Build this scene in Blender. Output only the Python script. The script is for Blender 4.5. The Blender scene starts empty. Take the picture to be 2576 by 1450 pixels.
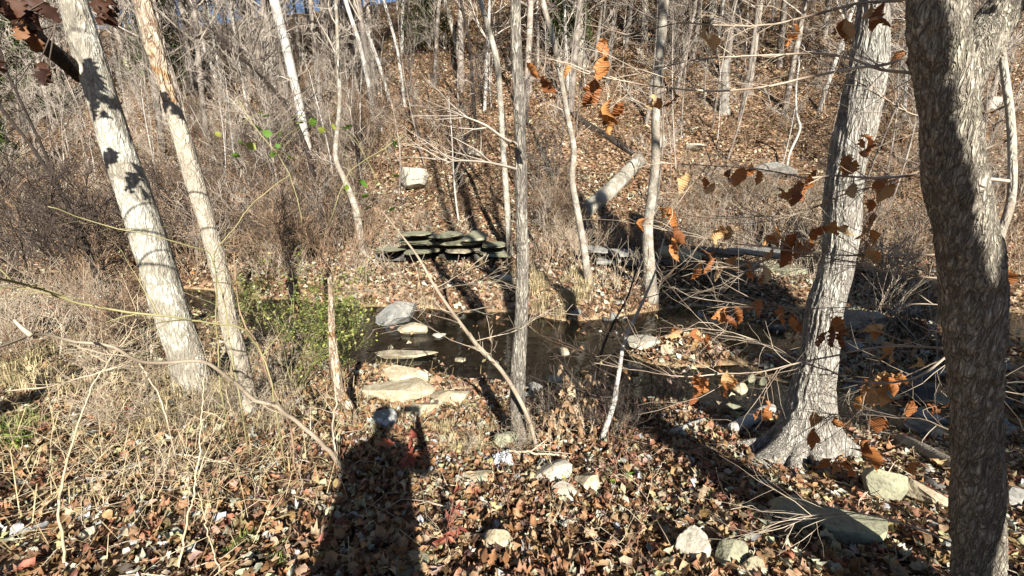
import bpy, bmesh, math, random
import numpy as np
from mathutils import Vector, Matrix

R = math.radians
scene = bpy.context.scene
COL = scene.collection

# ------------------------------------------------------------------ camera
PITCH = 14.0
F = 1081.0                      # focal length in pixels of a 2576 x 1450 frame
CAM_Z = 1.6
cam_d = bpy.data.cameras.new('camera')
cam_d.sensor_width = 36.0
cam_d.lens = 36.0 * F / 2576.0
cam_d.clip_start = 0.02
cam_d.clip_end = 1000.0
cam = bpy.data.objects.new('camera', cam_d)
cam.location = (0, 0, CAM_Z)
cam.rotation_euler = (R(90 - PITCH), 0, 0)
COL.objects.link(cam)
scene.camera = cam

# ------------------------------------------------------------------ sky, sun, exposure
SUN_EL, SUN_AZ = 28.5, 14.5     # the sun stands behind the camera, a little to the right
S_DIR = Vector((math.sin(R(SUN_AZ)) * math.cos(R(SUN_EL)), -math.cos(R(SUN_AZ)) * math.cos(R(SUN_EL)), math.sin(R(SUN_EL))))
world = bpy.data.worlds.new('World')
scene.world = world
world.use_nodes = True
wn = world.node_tree.nodes
wl = world.node_tree.links
wn.clear()
sky = wn.new('ShaderNodeTexSky')
sky.sky_type = 'NISHITA'
sky.sun_disc = False
sky.sun_elevation = R(SUN_EL)
sky.sun_rotation = math.atan2(S_DIR.x, S_DIR.y)
sky.air_density = 0.75
sky.dust_density = 0.15
bg = wn.new('ShaderNodeBackground')
bg.inputs['Strength'].default_value = 0.05
wo = wn.new('ShaderNodeOutputWorld')
wl.new(sky.outputs[0], bg.inputs[0])
wl.new(bg.outputs[0], wo.inputs[0])
sun_d = bpy.data.lights.new('sun', 'SUN')
sun_d.energy = 5.0
sun_d.angle = R(0.5)
sun_d.color = (1.0, 0.955, 0.89)
sun = bpy.data.objects.new('sun', sun_d)
sun.rotation_euler = (-S_DIR).to_track_quat('-Z', 'Y').to_euler()
sun.location = S_DIR * 60
COL.objects.link(sun)
vs = scene.view_settings
vs.view_transform = 'Standard'
vs.look = 'None'
vs.gamma = 1.0
vs.exposure = 1.28
scene.render.engine = 'CYCLES'
scene.cycles.use_denoising = True
scene.cycles.max_bounces = 5
scene.cycles.diffuse_bounces = 1
scene.cycles.glossy_bounces = 2
scene.cycles.transmission_bounces = 3
scene.cycles.transparent_max_bounces = 8
scene.cycles.sample_clamp_indirect = 4.0

# ------------------------------------------------------------------ pixel geometry
CP, SP = math.cos(R(PITCH)), math.sin(R(PITCH))


def ray(px, py):
    u = (px - 1288.0) / F
    v = (py - 725.0) / F
    return np.array([u, CP - SP * v, -SP - CP * v])      # camera depth 1 along this vector


def proj(P):
    P = np.atleast_2d(P)
    z = P[:, 2] - CAM_Z
    zc = P[:, 1] * CP - z * SP
    up = P[:, 1] * SP + z * CP
    zs = np.where(np.abs(zc) < 1e-6, 1e-6, zc)
    return 1288 + F * P[:, 0] / zs, 725 - F * up / zs, zc


def sstep(a, b, x):
    t = np.clip((x - a) / (b - a), 0, 1)
    return t * t * (3 - 2 * t)


def _h(ix, iy, iz):
    n = (ix * 374761393 + iy * 668265263 + iz * 1274126177) & 0x7fffffff
    n = ((n ^ (n >> 13)) * 1274126177) & 0x7fffffff
    return ((n ^ (n >> 16)) & 0xffff) / 65535.0


def vnoise(p):
    p = np.asarray(p, float)
    i = np.floor(p).astype(np.int64)
    f = p - i
    u = f * f * (3 - 2 * f)
    r = 0
    for dx in (0, 1):
        for dy in (0, 1):
            for dz in (0, 1):
                w = (u[..., 0] if dx else 1 - u[..., 0]) * (u[..., 1] if dy else 1 - u[..., 1]) * (u[..., 2] if dz else 1 - u[..., 2])
                r = r + w * _h(i[..., 0] + dx, i[..., 1] + dy, i[..., 2] + dz)
    return r


def fbm(p, o=3):
    p = np.asarray(p, float)
    r, a, s = 0, 0.5, 0
    for k in range(o):
        r = r + a * vnoise(p + 17.3 * k)
        s += a
        a *= 0.5
        p = p * 2.03
    return r / s


# ------------------------------------------------------------------ terrain
WATER = -1.12
NX = [-60, -30, -15, -8, -4, -2, -0.8, 0.5, 2, 4, 7, 12, 40]
NY = [24, 15.0, 11.6, 9.4, 7.1, 5.9, 5.35, 5.05, 4.9, 4.35, 4.1, 3.4, -4]
FXs = [-60, -30, -15, -8, -4, -1, 0.3, 1.2, 2.2, 4, 7, 12, 40]
FYs = [27, 17.0, 13.2, 10.8, 9.4, 9.0, 8.7, 8.3, 8.6, 9.2, 9.5, 9.3, 7]


def terrain(x, y):
    x = np.asarray(x, float)
    y = np.asarray(y, float)
    p3 = np.stack([x, y, np.zeros_like(x)], -1)
    n = np.interp(x, NX, NY) + 0.5 * (fbm(p3 * 0.9 + 5, 2) - 0.5)
    f = np.interp(x, FXs, FYs) + 0.8 * (fbm(p3 * 0.8 + 31, 2) - 0.5)
    nn = np.maximum(n, 2.0)
    s = y / nn
    zn = np.where(y > 0, -1.0 * np.clip(s, 0, 1.2), 0.05 * -y + 7.0 * sstep(9, 34, -y))  # rise behind the camera added to block low sky light
    zn = zn + (fbm(p3 * 1.3 + 3, 3) - 0.5) * 0.16
    bar = np.exp(-((x - 2.9) / 1.0) ** 2 - ((y - 6.6) / 0.6) ** 2) + 0.85 * np.exp(-((x - 4.4) / 0.7) ** 2 - ((y - 5.9) / 0.5) ** 2) + 0.8 * np.exp(-((x - 7.0) / 1.2) ** 2 - ((y - 7.3) / 0.5) ** 2) + 0.8 * np.exp(-((x - 4.6) / 0.9) ** 2 - ((y - 8.3) / 0.5) ** 2)
    bed = WATER - 0.13 + 0.3 * bar + 0.13 * sstep(4.2, 5.6, x) + 0.22 * (fbm(p3 * 1.1 + 11, 3) - 0.5)
    d = y - f
    Hh = np.interp(x, [-80, -40, -22, -8, 0, 10, 60], [60, 60, 58, 62, 75, 90, 90])
    e = d - 3.6
    sp = np.where(e > 6, e, np.log1p(np.exp(np.clip(e, -30, 6) * 1.5)) / 1.5)
    zf = -0.72 + 0.07 * np.clip(d, 0, 12) + Hh * (1 - np.exp(-0.66 * sp / Hh))
    zf = zf + (fbm(p3 * 0.5 + 9, 3) - 0.5) * 0.5 * sstep(0.5, 5, d) + (fbm(p3 * 1.7 + 2, 2) - 0.5) * 0.14
    t1 = sstep(-0.45, 0.25, y - n)
    t2 = sstep(-0.35, 0.55, y - f)
    z = zn * (1 - t1) + bed * t1
    z = z * (1 - t2) + zf * t2
    return z


def gz(x, y):
    return float(terrain(np.array([x]), np.array([y]))[0])


def ground_hit(px, py, tmax=150):
    d = ray(px, py)
    t = np.concatenate([np.linspace(0.6, 16, 500), np.linspace(16.05, tmax, 900)])
    P = d[None, :] * t[:, None]
    h = terrain(P[:, 0], P[:, 1]) - (P[:, 2] + CAM_Z)
    k = np.argmax(h > 0)
    if h[k] <= 0:
        k = len(t) - 1
    k0 = max(k - 1, 0)
    a = h[k0] / (h[k0] - h[k]) if h[k0] != h[k] else 0
    tt = t[k0] + (t[k] - t[k0]) * min(max(a, 0), 1)
    p = d * tt
    return np.array([p[0], p[1], p[2] + CAM_Z]), tt


def at_plane(px, py, y0):
    d = ray(px, py)
    t = y0 / d[1]
    return np.array([d[0] * t, y0, d[2] * t + CAM_Z]), t


def at_depth(px, py, t):
    d = ray(px, py) * t
    return np.array([d[0], d[1], d[2] + CAM_Z])


# ------------------------------------------------------------------ mesh helpers
class Buf:
    def __init__(self):
        self.v, self.q, self.t, self.n = [], [], [], 0

    def add(self, v, q=None, t=None):
        v = np.asarray(v, float).reshape(-1, 3)
        self.v.append(v)
        if q is not None and len(q):
            self.q.append(np.asarray(q, np.int64) + self.n)
        if t is not None and len(t):
            self.t.append(np.asarray(t, np.int64) + self.n)
        self.n += len(v)

    def mesh(self, name, mat, smooth=True, col=None, origin=None):
        V = np.concatenate(self.v) if self.v else np.zeros((0, 3))
        if origin is not None:
            V = V - np.asarray(origin, float)
        Q = np.concatenate(self.q) if self.q else np.zeros((0, 4), np.int64)
        T = np.concatenate(self.t) if self.t else np.zeros((0, 3), np.int64)
        me = bpy.data.meshes.new(name)
        me.vertices.add(len(V))
        me.vertices.foreach_set('co', V.astype(np.float32).ravel())
        nl = len(Q) * 4 + len(T) * 3
        me.loops.add(nl)
        me.loops.foreach_set('vertex_index', np.concatenate([Q.ravel(), T.ravel()]).astype(np.int32))
        npoly = len(Q) + len(T)
        me.polygons.add(npoly)
        ls = np.concatenate([np.arange(len(Q)) * 4, len(Q) * 4 + np.arange(len(T)) * 3]).astype(np.int32)
        me.polygons.foreach_set('loop_start', ls)
        me.polygons.foreach_set('use_smooth', np.full(npoly, smooth, bool))
        if col is not None:
            a = me.color_attributes.new('col', 'FLOAT_COLOR', 'POINT')
            a.data.foreach_set('color', np.asarray(col, np.float32).ravel())
        me.update(calc_edges=True)
        if mat is not None:
            me.materials.append(mat)
        return me


def frames(pts):
    pts = np.asarray(pts, float)
    T = np.gradient(pts, axis=0)
    T /= np.linalg.norm(T, axis=1)[:, None] + 1e-12
    ref = np.array([0, 0, 1.0]) if abs(T[0][2]) < 0.9 else np.array([1.0, 0, 0])
    a = np.cross(T[0], ref)
    a /= np.linalg.norm(a)
    A = np.empty_like(pts)
    for i in range(len(pts)):
        a = a - T[i] * np.dot(a, T[i])
        a = a / (np.linalg.norm(a) + 1e-12)
        A[i] = a
    return T, A, np.cross(T, A)


def tube(buf, pts, rad, sides=5, cap=True):
    pts = np.asarray(pts, float)
    n = len(pts)
    rad = np.broadcast_to(np.asarray(rad, float), (n,))
    T, A, B = frames(pts)
    th = np.arange(sides) * 2 * math.pi / sides
    V = pts[:, None, :] + rad[:, None, None] * (A[:, None, :] * np.cos(th)[None, :, None] + B[:, None, :] * np.sin(th)[None, :, None])
    V = V.reshape(-1, 3)
    i = np.arange(n - 1)[:, None] * sides
    j = np.arange(sides)[None, :]
    j2 = (j + 1) % sides
    q = np.stack([i + j, i + j2, i + sides + j2, i + sides + j], -1).reshape(-1, 4)
    t = None
    if cap:
        V = np.concatenate([V, pts[:1], pts[-1:]])
        jj = np.arange(sides)
        t = np.concatenate([np.stack([np.full(sides, n * sides), (jj + 1) % sides, jj], -1),
                            np.stack([np.full(sides, n * sides + 1), (n - 1) * sides + jj, (n - 1) * sides + (jj + 1) % sides], -1)])
    buf.add(V, q, t)


def smooth_path(P, n):
    P = np.asarray(P, float)
    if len(P) < 3:
        t = np.linspace(0, 1, n)[:, None]
        return P[0] * (1 - t) + P[-1] * t
    s = np.concatenate([[0], np.cumsum(np.linalg.norm(np.diff(P, axis=0), axis=1) + 1e-9)])
    m = np.empty_like(P)
    m[1:-1] = (P[2:] - P[:-2]) / (s[2:] - s[:-2])[:, None]
    m[0] = (P[1] - P[0]) / (s[1] - s[0])
    m[-1] = (P[-1] - P[-2]) / (s[-1] - s[-2])
    x = np.linspace(0, s[-1], n)
    k = np.clip(np.searchsorted(s, x, side='right') - 1, 0, len(s) - 2)
    h = (s[k + 1] - s[k])[:, None]
    t = ((x - s[k]) / (s[k + 1] - s[k]))[:, None]
    return ((2 * t**3 - 3 * t**2 + 1) * P[k] + (t**3 - 2 * t**2 + t) * h * m[k] + (-2 * t**3 + 3 * t**2) * P[k + 1] + (t**3 - t**2) * h * m[k + 1])


def link(name, data, parent=None, loc=(0, 0, 0)):
    o = bpy.data.objects.new(name, data)
    COL.objects.link(o)
    o.location = loc
    if parent is not None:
        o.parent = parent
    return o


def tag(o, label, cat, group=None):
    o['label'] = label
    o['category'] = cat
    if group:
        o['group'] = group
    return o


def thing(name, label, cat, loc, group=None):
    o = link(name, None, None, tuple(loc))
    o.empty_display_size = 0.1
    return tag(o, label, cat, group)


def kind(o, k):
    o['kind'] = k
    return o


# ------------------------------------------------------------------ materials
def new_mat(name):
    m = bpy.data.materials.new(name)
    m.use_nodes = True
    n = m.node_tree.nodes
    n.clear()
    out = n.new('ShaderNodeOutputMaterial')
    return m, n, m.node_tree.links, out


def ramp(n, pts, interp='LINEAR'):
    r = n.new('ShaderNodeValToRGB')
    cr = r.color_ramp
    cr.interpolation = interp
    while len(cr.elements) < len(pts):
        cr.elements.new(0.5)
    for e, (p, c) in zip(cr.elements, pts):
        e.position = p
        e.color = (c[0], c[1], c[2], 1) if not isinstance(c, (int, float)) else (c, c, c, 1)
    return r


def bark_mat(name, light, dark, cells=34.0, stretch=0.22, crack=0.55, patch=None, patch_amt=0.5, patch_scale=2.5, bump=0.7, dist=0.018, vw=0.5):
    m, n, l, out = new_mat(name)
    tc = n.new('ShaderNodeTexCoord')
    mp = n.new('ShaderNodeMapping')
    mp.inputs['Scale'].default_value = (1, 1, stretch)
    l.new(tc.outputs['Object'], mp.inputs[0])
    nz = n.new('ShaderNodeTexNoise')
    nz.inputs['Scale'].default_value = 14
    nz.inputs['Detail'].default_value = 3
    l.new(mp.outputs[0], nz.inputs['Vector'])
    mx = n.new('ShaderNodeMixRGB')
    mx.blend_type = 'ADD'
    mx.inputs[0].default_value = 0.055
    l.new(mp.outputs[0], mx.inputs[1])
    l.new(nz.outputs['Color'], mx.inputs[2])
    vo = n.new('ShaderNodeTexVoronoi')
    vo.feature = 'DISTANCE_TO_EDGE'
    vo.inputs['Scale'].default_value = cells
    l.new(mx.outputs[0], vo.inputs['Vector'])
    vr = ramp(n, [(0.0, vw), (0.18, 1.0)])
    l.new(vo.outputs['Distance'], vr.inputs[0])
    fur = n.new('ShaderNodeTexNoise')
    fur.inputs['Scale'].default_value = cells * 0.5
    fur.inputs['Detail'].default_value = 3.5
    fur.inputs['Roughness'].default_value = 0.6
    fur.inputs['Distortion'].default_value = 0.5
    l.new(mp.outputs[0], fur.inputs['Vector'])
    fa = n.new('ShaderNodeMath')
    fa.operation = 'SUBTRACT'
    fa.inputs[1].default_value = 0.5
    l.new(fur.outputs['Fac'], fa.inputs[0])
    fb = n.new('ShaderNodeMath')
    fb.operation = 'ABSOLUTE'
    l.new(fa.outputs[0], fb.inputs[0])
    fr = ramp(n, [(0.0, 0.0), (0.045, 0.6), (0.12, 1.0)])
    l.new(fb.outputs[0], fr.inputs[0])
    cr = n.new('ShaderNodeMixRGB')
    cr.blend_type = 'MULTIPLY'
    cr.inputs[0].default_value = 1.0
    l.new(vr.outputs[0], cr.inputs[1])
    l.new(fr.outputs[0], cr.inputs[2])
    # fine grain
    n2 = n.new('ShaderNodeTexNoise')
    n2.inputs['Scale'].default_value = 60
    n2.inputs['Detail'].default_value = 5
    n2.inputs['Roughness'].default_value = 0.7
    l.new(mp.outputs[0], n2.inputs['Vector'])
    # broad tone
    n3 = n.new('ShaderNodeTexNoise')
    n3.inputs['Scale'].default_value = 3.0
    n3.inputs['Detail'].default_value = 4
    l.new(tc.outputs['Object'], n3.inputs['Vector'])
    tone = ramp(n, [(0.3, tuple(c * 0.72 for c in light)), (0.55, light), (0.75, tuple(min(c * 1.18, 0.9) for c in light))])
    l.new(n3.outputs['Fac'], tone.inputs[0])
    g = n.new('ShaderNodeMixRGB')
    g.blend_type = 'MULTIPLY'
    g.inputs[0].default_value = 0.6
    gr = ramp(n, [(0.3, 0.5), (0.65, 1.0)])
    l.new(n2.outputs['Fac'], gr.inputs[0])
    l.new(tone.outputs[0], g.inputs[1])
    l.new(gr.outputs[0], g.inputs[2])
    src = g.outputs[0]
    if patch:
        pn = n.new('ShaderNodeTexNoise')
        pn.inputs['Scale'].default_value = patch_scale
        pn.inputs['Detail'].default_value = 6
        pn.inputs['Roughness'].default_value = 0.65
        l.new(tc.outputs['Object'], pn.inputs['Vector'])
        pr = ramp(n, [(0.62 - 0.25 * patch_amt, 0.0), (0.68 - 0.25 * patch_amt, 0.85)])
        l.new(pn.outputs['Fac'], pr.inputs[0])
        pm = n.new('ShaderNodeMixRGB')
        l.new(pr.outputs[0], pm.inputs[0])
        l.new(src, pm.inputs[1])
        pm.inputs[2].default_value = (*patch, 1)
        src = pm.outputs[0]
    fin = n.new('ShaderNodeMixRGB')
    inv = n.new('ShaderNodeMath')
    inv.operation = 'SUBTRACT'
    inv.inputs[0].default_value = 1.0
    l.new(cr.outputs[0], inv.inputs[1])
    am = n.new('ShaderNodeMath')
    am.operation = 'MULTIPLY'
    am.inputs[1].default_value = crack
    l.new(inv.outputs[0], am.inputs[0])
    l.new(am.outputs[0], fin.inputs[0])
    l.new(src, fin.inputs[1])
    fin.inputs[2].default_value = (*dark, 1)
    hs = n.new('ShaderNodeMath')
    hs.operation = 'MULTIPLY_ADD'
    hs.inputs[1].default_value = 0.35
    l.new(n2.outputs['Fac'], hs.inputs[0])
    l.new(cr.outputs[0], hs.inputs[2])
    bp = n.new('ShaderNodeBump')
    bp.inputs['Strength'].default_value = bump
    bp.inputs['Distance'].default_value = dist
    l.new(hs.outputs[0], bp.inputs['Height'])
    b = n.new('ShaderNodeBsdfPrincipled')
    b.inputs['Roughness'].default_value = 0.9
    b.inputs['Specular IOR Level'].default_value = 0.15
    l.new(fin.outputs[0], b.inputs['Base Color'])
    l.new(bp.outputs[0], b.inputs['Normal'])
    l.new(b.outputs[0], out.inputs[0])
    return m


def twig_mat(name, c1, c2, scale=6.0, rand=0.35):
    m, n, l, out = new_mat(name)
    tc = n.new('ShaderNodeTexCoord')
    nz = n.new('ShaderNodeTexNoise')
    nz.inputs['Scale'].default_value = scale
    nz.inputs['Detail'].default_value = 4
    l.new(tc.outputs['Object'], nz.inputs['Vector'])
    cr = ramp(n, [(0.35, c1), (0.65, c2)])
    l.new(nz.outputs['Fac'], cr.inputs[0])
    oi = n.new('ShaderNodeObjectInfo')
    mr = n.new('ShaderNodeMapRange')
    mr.inputs[3].default_value = 1 - rand
    mr.inputs[4].default_value = 1 + rand
    l.new(oi.outputs['Random'], mr.inputs[0])
    mu = n.new('ShaderNodeMixRGB')
    mu.blend_type = 'MULTIPLY'
    mu.inputs[0].default_value = 1
    l.new(cr.outputs[0], mu.inputs[1])
    l.new(mr.outputs[0], mu.inputs[2])
    b = n.new('ShaderNodeBsdfPrincipled')
    b.inputs['Roughness'].default_value = 0.75
    b.inputs['Specular IOR Level'].default_value = 0.25
    l.new(mu.outputs[0], b.inputs['Base Color'])
    l.new(b.outputs[0], out.inputs[0])
    return m


def leaf_shader(n, l, out, colsock, trans=0.25, rough=0.6, spec=0.3):
    tc = n.new('ShaderNodeTexCoord')
    nz = n.new('ShaderNodeTexNoise')
    nz.inputs['Scale'].default_value = 45
    nz.inputs['Detail'].default_value = 4
    l.new(tc.outputs['Object'], nz.inputs['Vector'])
    nr = ramp(n, [(0.3, 0.62), (0.6, 1.05)])
    l.new(nz.outputs['Fac'], nr.inputs[0])
    mu = n.new('ShaderNodeMixRGB')
    mu.blend_type = 'MULTIPLY'
    mu.inputs[0].default_value = 1
    l.new(colsock, mu.inputs[1])
    l.new(nr.outputs[0], mu.inputs[2])
    b = n.new('ShaderNodeBsdfPrincipled')
    b.inputs['Roughness'].default_value = rough
    b.inputs['Specular IOR Level'].default_value = spec
    l.new(mu.outputs[0], b.inputs['Base Color'])
    wv = n.new('ShaderNodeTexWave')
    wv.inputs['Scale'].default_value = 3.2
    wv.inputs['Distortion'].default_value = 1.5
    l.new(tc.outputs['Object'], wv.inputs['Vector'])
    bv = n.new('ShaderNodeBump')
    bv.inputs['Strength'].default_value = 0.3 if rough < 0.58 else 0.0
    bv.inputs['Distance'].default_value = 0.05
    l.new(wv.outputs['Fac'], bv.inputs['Height'])
    l.new(bv.outputs[0], b.inputs['Normal'])
    tr = n.new('ShaderNodeBsdfTranslucent')
    l.new(mu.outputs[0], tr.inputs[0])
    mx = n.new('ShaderNodeMixShader')
    mx.inputs[0].default_value = trans
    l.new(b.outputs[0], mx.inputs[1])
    l.new(tr.outputs[0], mx.inputs[2])
    l.new(mx.outputs[0], out.inputs[0])


def leaf_attr_mat(name):
    m, n, l, out = new_mat(name)
    at = n.new('ShaderNodeAttribute')
    at.attribute_name = 'col'
    leaf_shader(n, l, out, at.outputs['Color'], 0.18)
    return m


def leaf_rand_mat(name, pts, trans=0.25, rough=0.6):
    m, n, l, out = new_mat(name)
    oi = n.new('ShaderNodeObjectInfo')
    cr = ramp(n, pts)
    l.new(oi.outputs['Random'], cr.inputs[0])
    leaf_shader(n, l, out, cr.outputs[0], trans, rough)
    return m


def rock_mat(name, c1, c2, lichen=(0.42, 0.42, 0.34), lich=0.35, scale=5.0):
    m, n, l, out = new_mat(name)
    tc = n.new('ShaderNodeTexCoord')
    nz = n.new('ShaderNodeTexNoise')
    nz.inputs['Scale'].default_value = scale
    nz.inputs['Detail'].default_value = 8
    nz.inputs['Roughness'].default_value = 0.65
    l.new(tc.outputs['Object'], nz.inputs['Vector'])
    cr = ramp(n, [(0.3, c1), (0.7, c2)])
    l.new(nz.outputs['Fac'], cr.inputs[0])
    n2 = n.new('ShaderNodeTexNoise')
    n2.inputs['Scale'].default_value = scale * 2.3
    n2.inputs['Detail'].default_value = 5
    l.new(tc.outputs['Object'], n2.inputs['Vector'])
    lr = ramp(n, [(0.52, 0.0), (0.62, lich)])
    l.new(n2.outputs['Fac'], lr.inputs[0])
    mx = n.new('ShaderNodeMixRGB')
    l.new(lr.outputs[0], mx.inputs[0])
    l.new(cr.outputs[0], mx.inputs[1])
    mx.inputs[2].default_value = (*lichen, 1)
    n3 = n.new('ShaderNodeTexNoise')
    n3.inputs['Scale'].default_value = 48
    n3.inputs['Detail'].default_value = 6
    l.new(tc.outputs['Object'], n3.inputs['Vector'])
    dr = ramp(n, [(0.33, 0.35), (0.5, 1.0)])
    l.new(n3.outputs['Fac'], dr.inputs[0])
    m2 = n.new('ShaderNodeMixRGB')
    m2.blend_type = 'MULTIPLY'
    m2.inputs[0].default_value = 0.55
    l.new(mx.outputs[0], m2.inputs[1])
    l.new(dr.outputs[0], m2.inputs[2])
    b = n.new('ShaderNodeBsdfPrincipled')
    b.inputs['Roughness'].default_value = 0.88
    b.inputs['Specular IOR Level'].default_value = 0.2
    bp = n.new('ShaderNodeBump')
    bp.inputs['Strength'].default_value = 0.6
    bp.inputs['Distance'].default_value = 0.012
    l.new(n3.outputs['Fac'], bp.inputs['Height'])
    l.new(m2.outputs[0], b.inputs['Base Color'])
    l.new(bp.outputs[0], b.inputs['Normal'])
    l.new(b.outputs[0], out.inputs[0])
    return m


def plain_mat(name, c, rough=0.6, spec=0.4):
    m, n, l, out = new_mat(name)
    tc = n.new('ShaderNodeTexCoord')
    nz = n.new('ShaderNodeTexNoise')
    nz.inputs['Scale'].default_value = 30
    l.new(tc.outputs['Object'], nz.inputs['Vector'])
    cr = ramp(n, [(0.3, tuple(x * 0.8 for x in c)), (0.7, c)])
    l.new(nz.outputs['Fac'], cr.inputs[0])
    b = n.new('ShaderNodeBsdfPrincipled')
    b.inputs['Roughness'].default_value = rough
    b.inputs['Specular IOR Level'].default_value = spec
    l.new(cr.outputs[0], b.inputs['Base Color'])
    l.new(b.outputs[0], out.inputs[0])
    return m


def ground_mat():
    m, n, l, out = new_mat('forest_floor')
    ge = n.new('ShaderNodeNewGeometry')
    vo = n.new('ShaderNodeTexVoronoi')
    vo.inputs['Scale'].default_value = 13
    vo.inputs['Randomness'].default_value = 1
    nz = n.new('ShaderNodeTexNoise')
    nz.inputs['Scale'].default_value = 9
    nz.inputs['Detail'].default_value = 4
    l.new(ge.outputs['Position'], nz.inputs['Vector'])
    ad = n.new('ShaderNodeMixRGB')
    ad.blend_type = 'ADD'
    ad.inputs[0].default_value = 0.12
    l.new(ge.outputs['Position'], ad.inputs[1])
    l.new(nz.outputs['Color'], ad.inputs[2])
    l.new(ad.outputs[0], vo.inputs['Vector'])
    sp = n.new('ShaderNodeSeparateColor')
    l.new(vo.outputs['Color'], sp.inputs[0])
    cr = ramp(n, [(0.0, (0.035, 0.022, 0.014)), (0.35, (0.10, 0.06, 0.033)), (0.65, (0.19, 0.115, 0.065)), (0.9, (0.30, 0.20, 0.12)), (1.0, (0.38, 0.28, 0.19))])
    l.new(sp.outputs[0], cr.inputs[0])
    # bare stream bed where the ground lies under the water line
    bedn = n.new('ShaderNodeTexNoise')
    bedn.inputs['Scale'].default_value = 3.5
    bedn.inputs['Detail'].default_value = 7
    l.new(ge.outputs['Position'], bedn.inputs['Vector'])
    bedc = ramp(n, [(0.3, (0.16, 0.105, 0.05)), (0.5, (0.34, 0.24, 0.125)), (0.68, (0.50, 0.39, 0.23))])
    l.new(bedn.outputs['Fac'], bedc.inputs[0])
    sx = n.new('ShaderNodeSeparateXYZ')
    l.new(ge.outputs['Position'], sx.inputs[0])
    mr = n.new('ShaderNodeMapRange')
    mr.inputs[1].default_value = WATER + 0.06
    mr.inputs[2].default_value = WATER - 0.02
    l.new(sx.outputs[2], mr.inputs[0])
    mx = n.new('ShaderNodeMixRGB')
    l.new(mr.outputs[0], mx.inputs[0])
    l.new(cr.outputs[0], mx.inputs[1])
    l.new(bedc.outputs[0], mx.inputs[2])
    b = n.new('ShaderNodeBsdfPrincipled')
    b.inputs['Roughness'].default_value = 0.95
    b.inputs['Specular IOR Level'].default_value = 0.1
    bp = n.new('ShaderNodeBump')
    bp.inputs['Strength'].default_value = 0.8
    bp.inputs['Distance'].default_value = 0.03
    l.new(vo.outputs['Distance'], bp.inputs['Height'])
    l.new(mx.outputs[0], b.inputs['Base Color'])
    l.new(bp.outputs[0], b.inputs['Normal'])
    l.new(b.outputs[0], out.inputs[0])
    return m


def water_mat():
    m, n, l, out = new_mat('stream_water')
    ge = n.new('ShaderNodeNewGeometry')
    mp = n.new('ShaderNodeMapping')
    mp.inputs['Scale'].default_value = (3.0, 6.0, 1)
    l.new(ge.outputs['Position'], mp.inputs[0])
    nz = n.new('ShaderNodeTexNoise')
    nz.inputs['Scale'].default_value = 1.5
    nz.inputs['Detail'].default_value = 3
    l.new(mp.outputs[0], nz.inputs['Vector'])
    bp = n.new('ShaderNodeBump')
    bp.inputs['Strength'].default_value = 0.18
    bp.inputs['Distance'].default_value = 0.03
    l.new(nz.outputs['Fac'], bp.inputs['Height'])
    fr = n.new('ShaderNodeFresnel')
    fr.inputs['IOR'].default_value = 1.33
    l.new(bp.outputs[0], fr.inputs['Normal'])
    tr = n.new('ShaderNodeBsdfTransparent')
    tr.inputs[0].default_value = (0.92, 0.86, 0.74, 1)
    gl = n.new('ShaderNodeBsdfGlossy')
    gl.inputs['Roughness'].default_value = 0.04
    gl.inputs[0].default_value = (0.95, 0.97, 1, 1)
    l.new(bp.outputs[0], gl.inputs['Normal'])
    mx = n.new('ShaderNodeMixShader')
    l.new(fr.outputs[0], mx.inputs[0])
    l.new(tr.outputs[0], mx.inputs[1])
    l.new(gl.outputs[0], mx.inputs[2])
    l.new(mx.outputs[0], out.inputs[0])
    return m


M = {}
M['ground'] = ground_mat()
M['water'] = water_mat()
M['bark_pale'] = bark_mat('bark_pale', (0.52, 0.47, 0.37), (0.10, 0.085, 0.06), 40, 0.25, 0.6, (0.62, 0.60, 0.50), 0.5, 3.0)
M['bark_decay'] = bark_mat('bark_decay', (0.54, 0.48, 0.37), (0.12, 0.08, 0.05), 36, 0.35, 0.45, (0.46, 0.25, 0.09), 0.05, 1.2)
M['bark_rot'] = bark_mat('bark_rot', (0.52, 0.33, 0.16), (0.13, 0.06, 0.03), 34, 0.3, 0.8, (0.60, 0.53, 0.40), 0.8, 4.5, 1.0)
M['bark_grey'] = bark_mat('bark_grey', (0.60, 0.55, 0.46), (0.07, 0.06, 0.05), 52, 0.2, 0.75, (0.50, 0.48, 0.40), 0.35, 2.5, 0.9)
M['bark_trunk'] = bark_mat('bark_trunk', (0.42, 0.38, 0.31), (0.05, 0.042, 0.034), 48, 0.22, 0.8, (0.52, 0.48, 0.38), 0.4, 2.5, 0.9)
M['bark_rough'] = bark_mat('bark_rough', (0.56, 0.50, 0.39), (0.07, 0.055, 0.04), 85, 0.24, 0.8, (0.50, 0.46, 0.34), 0.3, 9.0, 1.0, 0.014, 0.5)
M['bark_smooth'] = bark_mat('bark_smooth', (0.36, 0.31, 0.24), (0.12, 0.10, 0.075), 26, 0.5, 0.35, (0.50, 0.47, 0.38), 0.5, 4.0, 0.5)
M['bark_white'] = bark_mat('bark_white', (0.60, 0.57, 0.50), (0.18, 0.15, 0.12), 22, 0.5, 0.3, (0.26, 0.22, 0.17), 0.15, 2.0, 0.4)
M['bark_dark'] = bark_mat('bark_dark', (0.06, 0.046, 0.036), (0.02, 0.016, 0.013), 30, 0.3, 0.6, (0.13, 0.11, 0.09), 0.2, 2.0)
M['bark_hill'] = twig_mat('bark_hill', (0.13, 0.105, 0.085), (0.36, 0.31, 0.25), 3.0, 0.4)
M['twig_grey'] = twig_mat('twig_grey', (0.20, 0.165, 0.13), (0.42, 0.365, 0.295), 3.0, 0.4)
M['twig_red'] = twig_mat('twig_red', (0.12, 0.075, 0.045), (0.33, 0.225, 0.14), 4.0, 0.5)
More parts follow.
